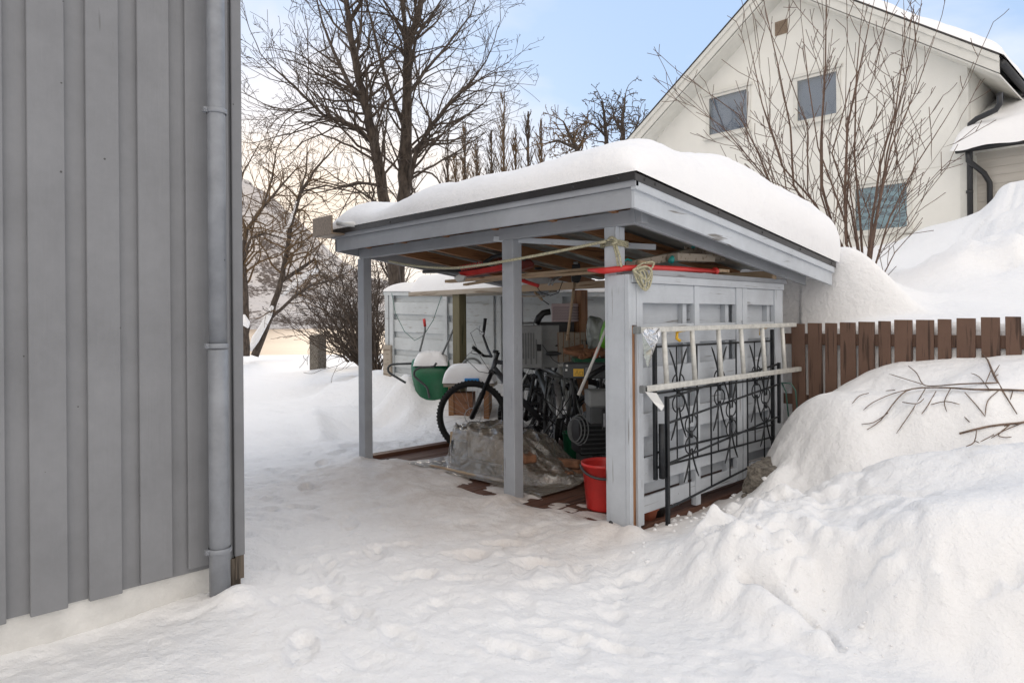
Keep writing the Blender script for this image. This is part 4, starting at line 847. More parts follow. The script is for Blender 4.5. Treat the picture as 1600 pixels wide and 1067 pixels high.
# many-stemmed shrub in front of the cream house
PS = dict(seg=.10, wander=.08, up=.06, rmin=.0034, dens=.26, ang=(.45, .8), shoots=.75, L=.95, r0=.009, bare=.2, clear=.2)
Ds = 6.7
stems = [[(1350, 442, Ds, .02), (1345, 360, Ds, .018), (1335, 240, Ds, .014), (1338, 120, Ds, .010), (1345, 40, Ds, .006)],
         [(1348, 440, Ds, .022), (1322, 380, Ds, .021), (1320, 300, Ds, .02), (1324, 200, Ds, .017), (1340, 120, Ds, .012), (1362, 20, Ds, .006)],
         [(1340, 440, Ds+.1, .022), (1300, 350, Ds+.2, .02), (1284, 290, Ds+.2, .022), (1284, 200, Ds+.2, .017), (1290, 100, Ds+.2, .012), (1291, -10, Ds+.2, .008)],
         [(1330, 440, Ds+.2, .02), (1265, 330, Ds+.3, .018), (1240, 290, Ds+.3, .018), (1235, 200, Ds+.3, .014), (1215, 100, Ds+.3, .010), (1195, 10, Ds+.3, .006)],
         [(1335, 440, Ds+.2, .018), (1275, 320, Ds+.3, .016), (1222, 260, Ds+.4, .013), (1190, 160, Ds+.4, .010), (1168, 50, Ds+.4, .005)],
         [(1325, 440, Ds+.2, .02), (1250, 320, Ds+.4, .018), (1205, 290, Ds+.4, .018), (1185, 240, Ds+.4, .013), (1155, 180, Ds+.5, .008), (1085, 130, Ds+.5, .005)],
         [(1330, 442, Ds+.3, .014), (1240, 330, Ds+.5, .012), (1190, 270, Ds+.5, .011), (1130, 200, Ds+.5, .008), (1062, 150, Ds+.5, .004)],
         [(1355, 444, Ds-.1, .018), (1370, 340, Ds-.1, .016), (1386, 240, Ds-.1, .013), (1410, 140, Ds-.1, .010), (1435, 40, Ds-.1, .006), (1440, 0, Ds-.1, .004)],
         [(1352, 442, Ds-.2, .02), (1362, 350, Ds-.2, .018), (1375, 260, Ds-.2, .014), (1400, 170, Ds-.2, .011), (1414, 60, Ds-.2, .007), (1412, 5, Ds-.2, .004)],
         [(1358, 446, Ds-.3, .016), (1390, 340, Ds-.3, .012), (1430, 260, Ds-.3, .009), (1475, 190, Ds-.3, .006), (1515, 125, Ds-.3, .003)],
         [(1350, 445, Ds-.2, .018), (1372, 330, Ds-.3, .016), (1392, 230, Ds-.3, .011), (1432, 140, Ds-.3, .007), (1460, 60, Ds-.3, .004)],
         [(1345, 442, Ds, .015), (1315, 330, Ds, .013), (1278, 230, Ds, .010), (1262, 120, Ds, .008), (1252, 30, Ds, .004)],
         [(1348, 442, Ds, .016), (1330, 330, Ds+.1, .014), (1300, 240, Ds+.1, .011), (1330, 130, Ds+.1, .008), (1390, 30, Ds+.1, .004)],
         [(1335, 440, Ds+.2, .014), (1262, 300, Ds+.2, .012), (1262, 200, Ds+.2, .009), (1222, 90, Ds+.2, .006), (1178, -5, Ds+.2, .004)]]
_r = random.Random(90)
for l_ in list(stems)[:11]:
    ox = _r.uniform(-38, 38); dd_ = _r.uniform(-.5, .5); hh = _r.uniform(.72, .95)
    stems.append([(a+ox*(i/(len(l_)-1)), 442-(442-b)*(hh if i else 1), d+dd_*i/(len(l_)-1), r*.62) for i, (a, b, d, r) in enumerate(l_)])
tree('multi_stemmed_shrub', 'tall leafless shrub of many slender reddish stems in front of the cream house', 'shrub', stems, PS, 17, mtrunk='shrubstem', mtwig='shrubstem', lv=1, rs_=.62)
# short lone shoots by the fence
for i, (px, l, lab) in enumerate(((1284, [(1284, 498, 6.3, .010), (1296, 420, 6.3, .006), (1308, 320, 6.3, .004), (1310, 255, 6.3, .0025)], 'single tall thin shoot rising past the rear corner of the shed roof'), (1355, [(1352, 468, 6.3, .008), (1380, 430, 6.3, .006), (1398, 395, 6.3, .004), (1420, 370, 6.3, .003)], 'short shoots poking out of the snow under the shrub'), (1420, [(1418, 452, 6.6, .008), (1478, 437, 6.4, .005), (1540, 420, 6.3, .003)], 'thin twig lying low over the snow right of the shrub'))):
    tree('snow_shoot', lab, 'shrub', [[(a, b, c*1, r) for a, b, c, r in l]], dict(PS, L=.35, shoots=.5, bare=.05), 60+i, mtrunk='shrubstem', mtwig='shrubstem', lv=0)
# granite gate post by the path
g = at(497, 582, z=.0); gp = MB().box(g.x-.14, g.x+.14, g.y-.13, g.y+.13, -.1, 0); 
gz = at(497, 523, d=16.2).z; T = Matrix.Translation((g.x, g.y, 0)) @ Matrix.Rotation(_a-.5, 4, 'Z')
tag(MB().box(-.145, .145, -.14, .14, -.2, gz, T).build('gate_post', 'stone', bevel=.015), 'square granite gate post standing alone at the end of the path', 'post')
# ================================================================== BICYCLES
def bicycle(label, P0, head, R, paint, steer=0, lean=0, rack=False, guard=False, bar=None, flat_bar=True, seed=0, knobs=True, fork='fork', P1=None):
    """P0 rear hub, head = heading in plan"""
    h = Vector((head[0], head[1], 0)).normalized(); sd = Vector((-h.y, h.x, 0)); up = (ZZ+sd*lean).normalized(); O_ = Vector(P0)-up*R
    def L_(x, z, s=0): return O_+h*x+up*z+sd*s
    t = thing('bicycle', label, 'bicycle', tuple(O_), 'bicycles crammed into the shed')
    def wheel(c, fw, name='wheel'):
        ax = fw.cross(up).normalized(); ring = lambda r, n, o=0: [c+(fw*cos(2*pi*k/n)+up*sin(2*pi*k/n))*r+ax*o for k in range(n)]
        mb = MB(); tr = .027 if knobs else .02; mb.tube(ring(R-tr, 56), tr, 9, closed=True)
        if knobs:
            for k in range(64):
                a = 2*pi*k/64; e = (fw*cos(a)+up*sin(a)); g = (-fw*sin(a)+up*cos(a))
                for o in (-.017, 0, .017): 
                    q = c+e*(R-.001-abs(o)*.35)+ax*o; mb.bar(q-g*.006, q+g*.006, .009, .012, up=e)
        w = mb.build(name, 'rubber', t)
        MB().tube(ring(R-.055, 48, .009), .006, 6, closed=True).build('rim', 'black', w)
        MB().tube(ring(R-.055, 48, -.009), .006, 6, closed=True).build('rim', 'black', w)
        sp = MB()
        for k in range(28):
            a = 2*pi*k/28; b_ = a+(.5 if k % 2 else -.5); s_ = .028 if k % 2 else -.028
            sp.tube([c+(fw*cos(b_)+up*sin(b_))*.025+ax*s_, c+(fw*cos(a)+up*sin(a))*(R-.055)], .0011, 3, caps=False)
        sp.build('spokes', 'silver', w)
        MB().tube([c-ax*.045, c-ax*.03, c+ax*.03, c+ax*.045], [.012, .026, .026, .012], 12).build('hub', 'black', w)
        MB().tube(ring(.08, 28, .035), .004, 5, closed=True).build('brake_disc', 'silver', w)
        return w
    r0 = L_(0, R); bb = L_(.43, .29); st = L_(.30, .76); ht = L_(.885, .90); hb = L_(.925, .78); f0 = L_(1.12, R)
    wheel(r0, h)
    ca, sa = cos(steer), sin(steer); fdir = h*ca+sd*sa
    # steered front end: hub turns about the steering axis
    axs = (ht-hb).normalized(); Rm = Matrix.Rotation(steer, 3, axs)
    f0 = hb+Rm @ (f0-hb); fwd = (Rm @ h); fwd = (fwd-up*fwd.dot(up)).normalized()
    wheel(f0, fwd)
    fr_ = MB(); fr_.tube([hb, ht], .024, 10); fr_.tube([L_(.91, .82), L_(.66, .52), bb], [.03, .034, .03], 10); fr_.tube([L_(.885, .88), L_(.6, .83), st], [.022, .02, .016], 8); fr_.tube([bb, L_(.36, .55), L_(.28, .82)], [.02, .018, .018], 8)
    for s in (-1, 1):
        fr_.tube([r0+sd*.06*s, L_(.2, .33, .055*s), bb+sd*.03*s], .011, 6); fr_.tube([r0+sd*.06*s, L_(.14, .58, .05*s), st+sd*.015*s], .010, 6)
    fr_.build('frame', paint, t)
    fk = MB(); ax = fwd.cross(up).normalized(); cr_ = hb
    fk.bar(cr_-ax*.065, cr_+ax*.065, .05, .035, up=axs)
    for s in (-1, 1): fk.tube([cr_+ax*.055*s, cr_.lerp(f0, .45)+ax*.055*s, cr_.lerp(f0, .46)+ax*.055*s, f0+ax*.055*s], [.017, .017, .023, .021], 10)
    fk.build('fork', 'black' if fork == 'fork' else paint, t)
    cl = ht+axs*.075; stem_e = cl+fwd*.055+axs*.01
    MB().tube([ht, cl], .017, 8).tube([cl, stem_e], .016, 8).build('stem', 'black', t)
    sdl = MB()
    sx = .24; sz = .93
    for i in range(9):
        pass
    prof = [(-.13, .075, .012), (-.09, .08, .022), (-.02, .06, .024), (.05, .032, .022), (.12, .022, .016), (.15, .012, .008)]; vs = []; fs = []; n = 12
    for (x, w_, hh) in prof: vs += [L_(sx+x, sz+hh*sin(2*pi*k/n), w_*cos(2*pi*k/n)) for k in range(n)]
    for i in range(len(prof)-1): fs += [(i*n+k, i*n+(k+1) % n, (i+1)*n+(k+1) % n, (i+1)*n+k) for k in range(n)]
    fs += [tuple(range(n))[::-1], tuple((len(prof)-1)*n+k for k in range(n))]; sdl.add(vs, fs, True); sdl.build('saddle', 'darkgrey', t)
    MB().tube([L_(.30, .74), L_(.245, .915)], .0155, 8).build('seat_post', 'silver', t)
    cw = MB(); cw.tube([bb+(h*cos(a)+up*sin(a))*.085+sd*-.05 for a in np.linspace(0, 2*pi, 24)[:-1]], .006, 5, closed=True); cw.tube([bb+sd*-.07, bb+sd*.07], .018, 8)
    cw.bar(bb-sd*.07, L_(.50, .14, -.07), .014, .022, up=h); cw.bar(bb+sd*.07, L_(.36, .44, .07), .014, .022, up=h)
    cw.build('crankset', 'black', t)
    for a_, b_ in ((L_(.50, .14, -.075), -1), (L_(.36, .44, .075), 1)): MB().bar(a_, a_+sd*.09*b_, .08, .02).build('pedal', 'black', t)
    if guard: MB().bar(L_(.0, R+.03, -.06), L_(.50, .31, -.06), .012, .10, up=up).build('chain_guard', 'midgrey', t)
    else: MB().tube([L_(.0, R+.04, -.05), L_(.43, .375, -.05)], .004, 4).tube([L_(.0, R-.04, -.05), L_(.43, .205, -.05)], .004, 4).build('chain', 'black', t)
    # handlebar with grips, levers and cables
    if bar is None: ba = [cl+fwd*.055+ax*s*w_+up*z_-fwd*b_ for s, w_, z_, b_ in ((-1, .33, .03, .06), (-1, .18, .02, .01), (-1, .05, 0, 0), (1, .05, 0, 0), (1, .18, .02, .01), (1, .33, .03, .06))]
    else: ba = bar
    MB().tube(ba, .013, 8).build('handlebar', 'black', t)
    for e, e2 in ((ba[0], ba[1]), (ba[-1], ba[-2])):
        dv = (e2-e).normalized(); g = MB().tube([e-dv*.015, e, e+dv*.11], [.019, .017, .016], 10).build('grip', 'rubber', t)
        q = e+dv*.14; MB().tube([q, q+fwd*.035-up*.01, q+fwd*.055-dv*.06-up*.02, q+fwd*.05-dv*.11-up*.03], .005, 6).lathe([(0, .012), (.017, .01), (.017, -.01), (0, -.012)], tuple(q), 10).build('brake_lever', 'silver' if rack else 'black', t)
        rr = random.Random(seed+int(e.x*100)); m1 = q+fwd*rr.uniform(.1, .18)+up*rr.uniform(-.12, .04); MB().tube([q, q+(m1-q)*.5+up*.05, m1, m1.lerp(hb, .5)-up*.06, hb-up*.02], .003, 5).build('cable', 'black', t)
    if rack:
        rk = MB(); 
        for s in (-1, 1):
            rk.tube([L_(.18, .735, .06*s), L_(-.05, .735, .06*s), L_(-.24, .735, .06*s)], .006, 6)
            rk.tube([L_(.05, .735, .06*s), L_(.0, .42, .085*s), r0+sd*.07*s], .0055, 6); rk.tube([L_(-.22, .735, .06*s), L_(-.03, .42, .085*s), r0+sd*.075*s], .0055, 6); rk.tube([L_(-.12, .735, .062*s), L_(-.15, .55, .08*s), L_(-.02, .44, .085*s)], .005, 6)
        for x in (.12, 0, -.12, -.23): rk.tube([L_(x, .735, -.06), L_(x, .735, .06)], .0055, 6)
        rk.build('rack', 'frame_c', t)
        mb = MB(); n = 22; vs = []; fs = []
        for k in range(n):
            a = radians(20+150*k/(n-1)); e = h*cos(a)+up*sin(a); vs += [r0+e*(R+.02)-sd*.028, r0+e*(R+.032), r0+e*(R+.02)+sd*.028]
        for k in range(n-1): fs += [(3*k, 3*k+1, 3*k+4, 3*k+3), (3*k+1, 3*k+2, 3*k+5, 3*k+4)]
        mb.add(vs, fs, True); mb.build('mudguard', 'silver', t)
    return t
pA = at(738, 651, d=6.62); rearA = Vector((-2.00, 2.02, pA.z)); hA = (pA-rearA); hA.z = 0
b_ = [at(758, 500, d=6.95), at(755, 525, d=6.92), at(762, 545, d=6.85), at(768, 557, d=6.7), at(756, 556, d=6.45), at(741, 544, d=6.28)]
bicycle('graphite mountain bike facing left, its knobbly front wheel standing out beyond the plastic sheet', Vector((pA.x, pA.y, pA.z))-hA.normalized()*1.12, hA, .35, 'frame_a', steer=radians(-14), rack=True, bar=b_, seed=3)
pC = at(927, 678, d=5.85)
bicycle('grey bicycle with chain guard, rear wheel nearest the red bucket', pC, (-.96, .28), .345, 'frame_c', steer=radians(35), guard=True, seed=8, knobs=False, lean=.05)
pE = at(903, 648, d=6.35)
hE = Vector((.80, -.25, 0)).normalized()
bicycle('white framed bicycle at the back of the shed, its handlebar turned towards the corner post', pE-hE*1.12, hE, .33, 'frame_e', steer=radians(-30), seed=12, fork='rigid', lean=-.04)
pD = at(862, 655, d=6.3)
bicycle('dark bicycle wedged between the others behind the middle post', pD, (-.72, .55), .33, 'black', steer=radians(20), seed=21, knobs=True, lean=-.08, rack=True)
rnd = random.Random(77)
for k in range(9):
    a = at(rnd.uniform(825, 935), rnd.uniform(590, 640), d=rnd.uniform(5.5, 6.2)); b_ = at(rnd.uniform(825, 935), rnd.uniform(640, 715), d=rnd.uniform(5.5, 6.2)); m1 = a.lerp(b_, .4)+Vector((rnd.uniform(-.12, .12), rnd.uniform(-.1, .1), rnd.uniform(-.1, .12)))
    c_ = bpy.data.curves.new('c', 'CURVE'); bpy.data.curves.remove(c_)
    P_ = [(a*(1-t)**2+m1*2*t*(1-t)+b_*t*t) for t in np.linspace(0, 1, 12)]
    tag(MB().tube(P_, .0045, 5).build('loose_cable', 'black' if k % 3 else 'midgrey'), 'loose cable looping through the bicycle tangle', 'cable', 'cables among the bicycles')
# ================================================================== PLASTIC COVERED HEAP
sx0, sx1, sy0, sy1 = -2.42, -.86, .16, 1.08
n1, n2 = 260, 160; X_, Y_ = np.meshgrid(np.linspace(sx0, sx1, n1), np.linspace(sy0, sy1, n2))
edge = fbm(X_*3, Y_*3, 3)*.10
yfr = np.interp(X_, [-2.42, -2.0, -1.5, -1.2, -.86], [.55, .27, .24, .27, .45])
front = sstep(0, .10, Y_-yfr+edge*.3); backm = sstep(0, .12, 1.02-Y_+edge*.3)
lft = sstep(-2.40, -2.33, X_+edge*.4); rgt = sstep(-.90, -1.62, X_-edge)
topz = np.interp(X_, [-2.42, -2.2, -1.8, -1.4, -1.1, -.9], [.25, .31, .325, .29, .15, .05])
rd_ = np.abs(fbm(X_*3.2+3+Y_*1.5, Y_*2.6-X_, 3, .5)); rd2 = np.abs(fbm(X_*9+Y_*5, Y_*5+5, 3, .55))
hgt = topz*front*backm*lft*(.25+.75*rgt)*(1-.10*sstep(0, .5, Y_-.4)) + (.34*np.maximum(.12-rd_, 0)+.14*np.maximum(.09-rd2, 0))*(front*backm*lft)**2*1.1
Z_ = .03+np.maximum(hgt, .004+.01*rd2)
sht = grid_obj('plastic_sheet', 'sheet', X_, Y_, Z_); tag(sht, 'crumpled clear plastic sheet draped over the heap inside the shed front', 'plastic sheet')
# what lies under it
tag(MB().box(-2.20, -1.62, .44, .92, .03, .29).build('cardboard_box', mat('brown_cardboard', (.50, .37, .24), .85, nscale=5, namt=.12), bevel=.006), 'tan cardboard box seen through the plastic sheet', 'box')
tag(MB().box(-2.05, -1.93, .33, .42, .03, .25).box(-1.93, -1.5, .33, .40, .03, .12).build('dark_box', 'black', bevel=.006), 'dark box end poking out under the left of the plastic sheet', 'box')
fw = thing('firewood_pile', 'pale split firewood heaped under the plastic sheet', 'firewood', (-1.4, .6, .03)); rnd = random.Random(5)
for k in range(12):
    cx_, cy_, cz_ = rnd.uniform(-1.6, -1.15), rnd.uniform(.42, .85), .06+.07*(k % 3)*(1 if k < 9 else 0); a = rnd.uniform(-.4, .4); v = Vector((cos(a), sin(a), 0))*.14
    MB().bar(Vector((cx_, cy_, cz_))-v, Vector((cx_, cy_, cz_))+v, .075, .06).build('log', 'firewood', fw, bevel=.01)
bt = MB().bar(at(673, 728, z=.03), at(790, 752, z=.035), .035, .02); tag(bt.build('loose_lath', 'raw_x', bevel=.002), 'thin loose lath lying in front of the plastic sheet', 'lath')
# ================================================================== BUCKETS, BINS
def bucket(c, r, hh, m, name, label, handle=True, hang=0):
    t = thing(name, label, 'bucket', tuple(c)); 
    prof = [(0, .0), (r*.76, .0), (r*.80, .01), (r*.98, hh*.93), (r*1.03, hh*.935), (r*1.04, hh), (r*.985, hh), (r*.96, hh*.93), (r*.775, .02), (0, .018)]
    MB().lathe(prof, tuple(c), 40).build('body', m, t)
    if handle:
        pts = [Vector(c)+Vector((cos(hang), sin(hang), 0))*(-r*1.05*cos(a))+Vector((sin(hang), -cos(hang), 0))*(r*1.13*sin(a)*.93)+ZZ*(hh*.93-.42*r*sin(a)) for a in np.linspace(0, pi, 15)]
        MB().tube(pts, .008, 6).build('handle', 'darkgrey', t)
    return t
bucket(at(935, 797, z=.016)+Vector((-.01, .07, 0)), .142, .30, 'red', 'bucket', 'bright red plastic bucket with dark handle beside the corner post', True, .75)
bucket(at(924, 712, z=.016), .12, .27, 'red2', 'bucket', 'faded red bucket standing behind bicycle spokes in the shed', False)
bucket(at(893, 724, z=.016), .075, .27, 'green', 'bin', 'narrow green plastic bin half hidden behind a bicycle wheel', False)
bx = at(901, 728, z=.02); tag(MB().box(bx.x-.05, bx.x+.05, bx.y+.05, bx.y+.15, .016, .26).build('ribbed_box', 'midgrey', bevel=.004), 'upright grey box beside the green bin on the shed floor', 'box')
# facing panel helper: a body in the plane facing the viewer
VR = (RT*1.0).normalized()
def fbox(px0, px1, py0, py1, d, th, yaw=0.0):
    """box seen at these edges at distance d, thickness th going away; yaw about z"""
    a = at(px0, py1, d=d); b = at(px1, py0, d=d); w = (b-a).dot(RT); z0, z1 = a.z, b.z; c = (a+b)/2
    T = Matrix.Translation((c.x, c.y, 0)) @ Matrix.Rotation(_a+yaw, 4, 'Z'); return T, -w/2, w/2, z0, z1
def facing(name, label, cat, px0, px1, py0, py1, d, th, m, yaw=0, bevel=.004):
    T, x0, x1, z0, z1 = fbox(px0, px1, py0, py1, d, th, yaw); c = T.translation
    t = thing(name, label, cat, (c.x, c.y, z0)); MB().box(x0, x1, 0, th, z0, z1, T).build('body', m, t, bevel=bevel); return t, T, x0, x1, z0, z1
# grey tool case on edge
t, T, x0, x1, z0, z1 = facing('tool_case', 'light grey ribbed plastic tool case standing on edge behind the middle post', 'case', 803, 848, 508, 576, 6.25, .11, 'ltgrey', .15, .01)
mb = MB()
for k in range(7): xx = x0+.06+k*(x1-x0-.12)/6; mb.box(xx-.006, xx+.006, -.008, -.001, z0+.04+(k % 2)*.05, z1-.07-(k in (0, 6))*.06, T)
mb.build('ribs', 'midgrey', t)
for xx in (x0+.035, x1-.035): MB().box(xx-.02, xx+.02, -.012, -.001, z0+.16, z0+.22, T).build('latch', 'black', t, bevel=.003)
MB().tube([T @ Vector((x0+.07, .05, z1-.005)), T @ Vector((x0+.075, .05, z1+.02)), T @ Vector((x1-.075, .05, z1+.02)), T @ Vector((x1-.07, .05, z1-.005))], .010, 8).build('handle', 'midgrey', t)
facing('grey_panel', 'plain light grey board leaning behind the tool case', 'board', 845, 874, 508, 575, 6.5, .02, 'ltgrey', .1)
t, T, x0, x1, z0, z1 = facing('equipment_bin', 'dark storage bin under the pink basket', 'bin', 840, 897, 503, 545, 6.6, .3, 'black', 0)
# pink perforated basket
t, T, x0, x1, z0, z1 = facing('basket', 'dusty pink slotted plastic basket standing high at the back of the shed', 'basket', 860, 893, 474, 503, 6.5, .2, 'pink', -.5)
mb = MB()
for r_ in range(5):
    for k in range(6):
        xx = x0+.02+k*(x1-x0-.03)/6; zz = z0+.02+r_*(z1-z0-.04)/5; mb.bar(T @ Vector((xx, -.001, zz)), T @ Vector((xx+.02, -.001, zz+.015)), .003, .005)
        yy = .015+k*.03; mb.bar(T @ Vector((x1+.001, yy, zz)), T @ Vector((x1+.001, yy+.018, zz+.015)), .003, .005)
mb.build('slots', 'black', t)
MB().lathe([(0, 0)], (0, 0, 0), 3) if False else None
p1, p2 = at(835, 456, d=6.5), at(848, 469, d=6.5); hv = thing('hand_trowel', 'wooden handled tool resting on the rim of the pink basket', 'tool', tuple(p2)); MB().tube([p1, p1.lerp(p2, .5), p2], [.012, .016, .011], 8).build('handle', 'raw_x', hv); MB().tube([p2, at(858, 476, d=6.5)], .005, 6).build('shank', 'black', hv)
tag(MB().tube([at(838, 506, d=6.4), at(842, 496, d=6.4), at(849, 489, d=6.4), at(860, 487, d=6.4)], [.035, .033, .03, .03], 12).build('pipe_elbow', 'black'), 'black ribbed plastic pipe elbow beside the pink basket', 'pipe')
# wooden crate
t, T, x0, x1, z0, z1 = facing('wooden_crate', 'brown slatted wooden crate beside the brown rear post', 'crate', 872, 915, 519, 566, 6.45, .25, 'rafter_z', 0)
mb = MB()
for k in range(5): xx = x0+(x1-x0)*k/5; mb.box(xx+.004, xx+(x1-x0)/5-.004, -.012, -.001, z0, z1, T)
mb.build('slats', 'greywood', t)
# push broom
br = thing('push_broom', 'wooden push broom standing head up with its black head hooked on the beam', 'broom', tuple(at(886, 530, d=6.1)))
MB().tube([at(886, 532, d=6.1), at(892, 485, d=6.1), at(899, 432, d=6.1)], .0125, 10).build('handle', 'raw_x', br)
hd = [at(893, 414, d=6.05), at(906, 411, d=6.05), at(909, 432, d=6.05), at(905, 442, d=6.05), at(894, 440, d=6.05)]
MB().prism(hd, (0, 0, 0), DD*.09).build('head', 'black', br, bevel=.006)
MB().tube([at(896, 411, d=6.04), at(903, 411, d=6.04)], .012, 8).build('ferrule', 'silver', br)
# snow thrower / mower console with warning sticker
t, T, x0, x1, z0, z1 = facing('machine_console', 'dark grey garden machine console bearing a yellow warning sticker', 'machine', 880, 947, 567, 592, 5.35, .12, 'darkgrey', -.12, .008)
sx_ = lambda px: x0+(px-880)/(947-880)*(x1-x0); sz_ = lambda py: z1-(py-567)/(592-567)*(z1-z0)
st_ = MB().box(sx_(896), sx_(912), -.003, -.0005, sz_(588), sz_(576), T).build('warning_sticker', 'yellow', t)
mb = MB()
def ln(pts, closed=True):
    q = [T @ Vector((sx_(a), -.0045, sz_(b))) for a, b in pts]; mb.tube(q, .0016, 4, closed=closed)
ln([(898, 586), (902, 578.5), (904, 586)]); ln([(906, 580.5), (910.5, 580.5), (910.5, 586), (906, 586)]); mb.tube([T @ Vector((sx_(901.4), -.0045, sz_(581.5))), T @ Vector((sx_(901.4), -.0045, sz_(584.2)))], .0014, 4)
mb.build('sticker_symbols', 'black', st_)
for a, b in ((886, 571), (885, 578)): MB().box(sx_(a-1.6), sx_(a+1.6), -.003, -.0005, sz_(b+1.6), sz_(b-1.6), T).build('small_label', 'white_metal', t)
MB().lathe([(0, .02), (.013, .018), (.014, 0)], (0, 0, 0), 12, T.to_3x3().to_4x4() @ Matrix.Rotation(pi/2, 4, 'X')).build('knob', 'black', t).location = T @ Vector((sx_(891), 0, sz_(579)))-t.location
MB().box(sx_(914), sx_(924), -.012, -.0005, sz_(587), sz_(574), T).build('switch_plate', 'midgrey', t, bevel=.003)
MB().tube([at(923, 570, d=5.35), at(929, 556, d=5.33), at(934, 545, d=5.3)], .006, 8).build('lever', 'silver', t)
MB().tube([at(929.5, 559, d=5.33), at(931, 555, d=5.33), at(935, 543, d=5.3)], [.014, .018, .015], 12).build('lever_grip', 'orange', t)
MB().tube([at(893, 592, d=5.45), at(900, 640, d=5.6), at(912, 690, d=5.7)], .014, 8).build('support_tube', 'black', t)
MB().tube([at(940, 592, d=5.35), at(934, 640, d=5.4), at(930, 690, d=5.5)], .012, 8).build('support_tube', 'black', t)
gr = thing('lawn_tool', 'dark tubular tool handle with thick grip pointing at the corner post', 'tool', tuple(at(917, 589, d=5.1))); MB().tube([at(916, 590, d=5.05), at(930, 582, d=5.08), at(947, 573, d=5.1)], [.022, .021, .02], 14).build('grip', 'black', gr); MB().tube([at(946, 574, d=5.1), at(960, 566, d=5.15)], .012, 8).build('tube', 'darkgrey', gr)
tag(MB().tube([at(954, 495, d=4.95), at(930, 556, d=4.97), at(904, 617, d=5.0)], [.010, .011, .013], 10).build('pale_stick', 'whitewood'), 'long pale rod leaning across the machine console', 'stick')
# grey lidded box
t, T, x0, x1, z0, z1 = facing('storage_box', 'grey lidded plastic box with a latch behind the corner post', 'box', 922, 958, 612, 664, 4.85, .2, 'darkgrey', .05, .012)
MB().box(x0-.008, x1+.008, -.01, .205, z1-.11, z1+.004, T).build('lid', 'midgrey', t, bevel=.012)
MB().box(x0+.085, x0+.108, -.022, -.0005, z0-.03, z1-.12, T).build('latch', 'black', t, bevel=.002)
MB().box(x0+.09, x0+.103, -.026, -.022, z0-.01, z1-.15, T).build('latch_clip', 'silver', t)
# machine body beneath
for lab, a in (('black engine block of a garden machine behind the storage box', (905, 950, 655, 712, 5.35, .25)), ('dark engine casing deep in the shed under the tool case', (846, 880, 596, 648, 6.75, .2))):
    t, T, x0, x1, z0, z1 = facing('engine_block', lab, 'machine', *a, 'black', .2, .02); mb = MB()
    for k in range(7): mb.box(x0+.01, x1-.01, -.02, -.001, z0+.02+k*(z1-z0)/8, z0+.03+k*(z1-z0)/8, T)
    mb.build('fins', 'darkgrey', t); MB().lathe([(0, .05), (.05, .05), (.06, .03), (.06, 0)], tuple(T @ Vector((0, .08, z1))), 16).build('filler_cap', 'darkgrey', t)
# green crate of firewood
t, T, x0, x1, z0, z1 = facing('green_crate', 'green plastic crate filled with split firewood at the back of the shed', 'crate', 898, 950, 560, 578, 5.9, .3, 'green', 0, .004)
rnd = random.Random(9)
lg = MB()
for k in range(14):
    q = T @ Vector((rnd.uniform(x0, x1), rnd.uniform(.02, .28), z1+rnd.uniform(.0, .09))); a = rnd.uniform(0, pi); v = (RT*cos(a)+ZZ*.25*sin(a*3)+DD*.3)*.09; o = MB().bar(q-v, q+v, .05, .04).build('firewood_log', 'firewood', None, bevel=.008); tag(o, 'split log heaped in the green crate', 'log', 'logs in the green crate')
# bags
def bag(name, label, m, pts, d, th):
    n = len(pts); mb = MB(); c = sum((at(a, b, d=d) for a, b in pts), Vector())/n; rnd = random.Random(len(label)); rings = []
    for k, s in ((0, .15), (1, .7), (2, 1), (3, .97), (4, .7), (5, .15)):
        rings.append([c+(at(a, b, d=d)-c)*s*(1+rnd.uniform(-.05, .05))+DD*(k-2.5)*th/5 for a, b in pts])
    vs = [p for r in rings for p in r]; fs = [(i*n+k, i*n+(k+1) % n, (i+1)*n+(k+1) % n, (i+1)*n+k) for i in range(5) for k in range(n)]+[tuple(range(n))[::-1], tuple(5*n+k for k in range(n))]
    mb.add(vs, fs, True); o = mb.build(name, m); sb = o.modifiers.new('s', 'SUBSURF'); sb.levels = sb.render_levels = 2; return tag(o, label, 'bag')
bag('plastic_bag', 'translucent greenish plastic sack beside the brown rear post', 'bag', [(919, 489), (930, 494), (943, 495), (950, 520), (948, 556), (925, 558), (914, 535), (916, 505)], 6.2, .2)
bag('plastic_bag', 'bright lime green plastic bag behind the corner post', 'lime', [(950, 488), (940, 507), (934, 536), (940, 546), (956, 548), (966, 510)], 5.8, .16)
tag(MB().box(*[v for v in (at(935, 722, z=.02).x-.22, at(935, 722, z=.02).x+.14, at(935, 722, z=.02).y-.05, at(935, 722, z=.02).y+.25)], .016, .05).build('folded_mat', 'darkgrey', bevel=.012), 'dark folded mat on the deck behind the red bucket', 'mat')
# wire coil by the wheel
cc = at(898, 672, d=5.3); mb = MB()
for k in range(3):
    r_ = .075+k*.012; mb.tube([cc+RT*(r_*.7*cos(a)+.02*k)+ZZ*(r_*1.2*sin(a))+DD*.01*k for a in np.linspace(0, 2*pi, 26)[:-1]], .005, 6, closed=True)
tag(mb.build('cable_coil', 'midgrey'), 'loop of grey cable hanging between the bicycle wheels', 'cable')
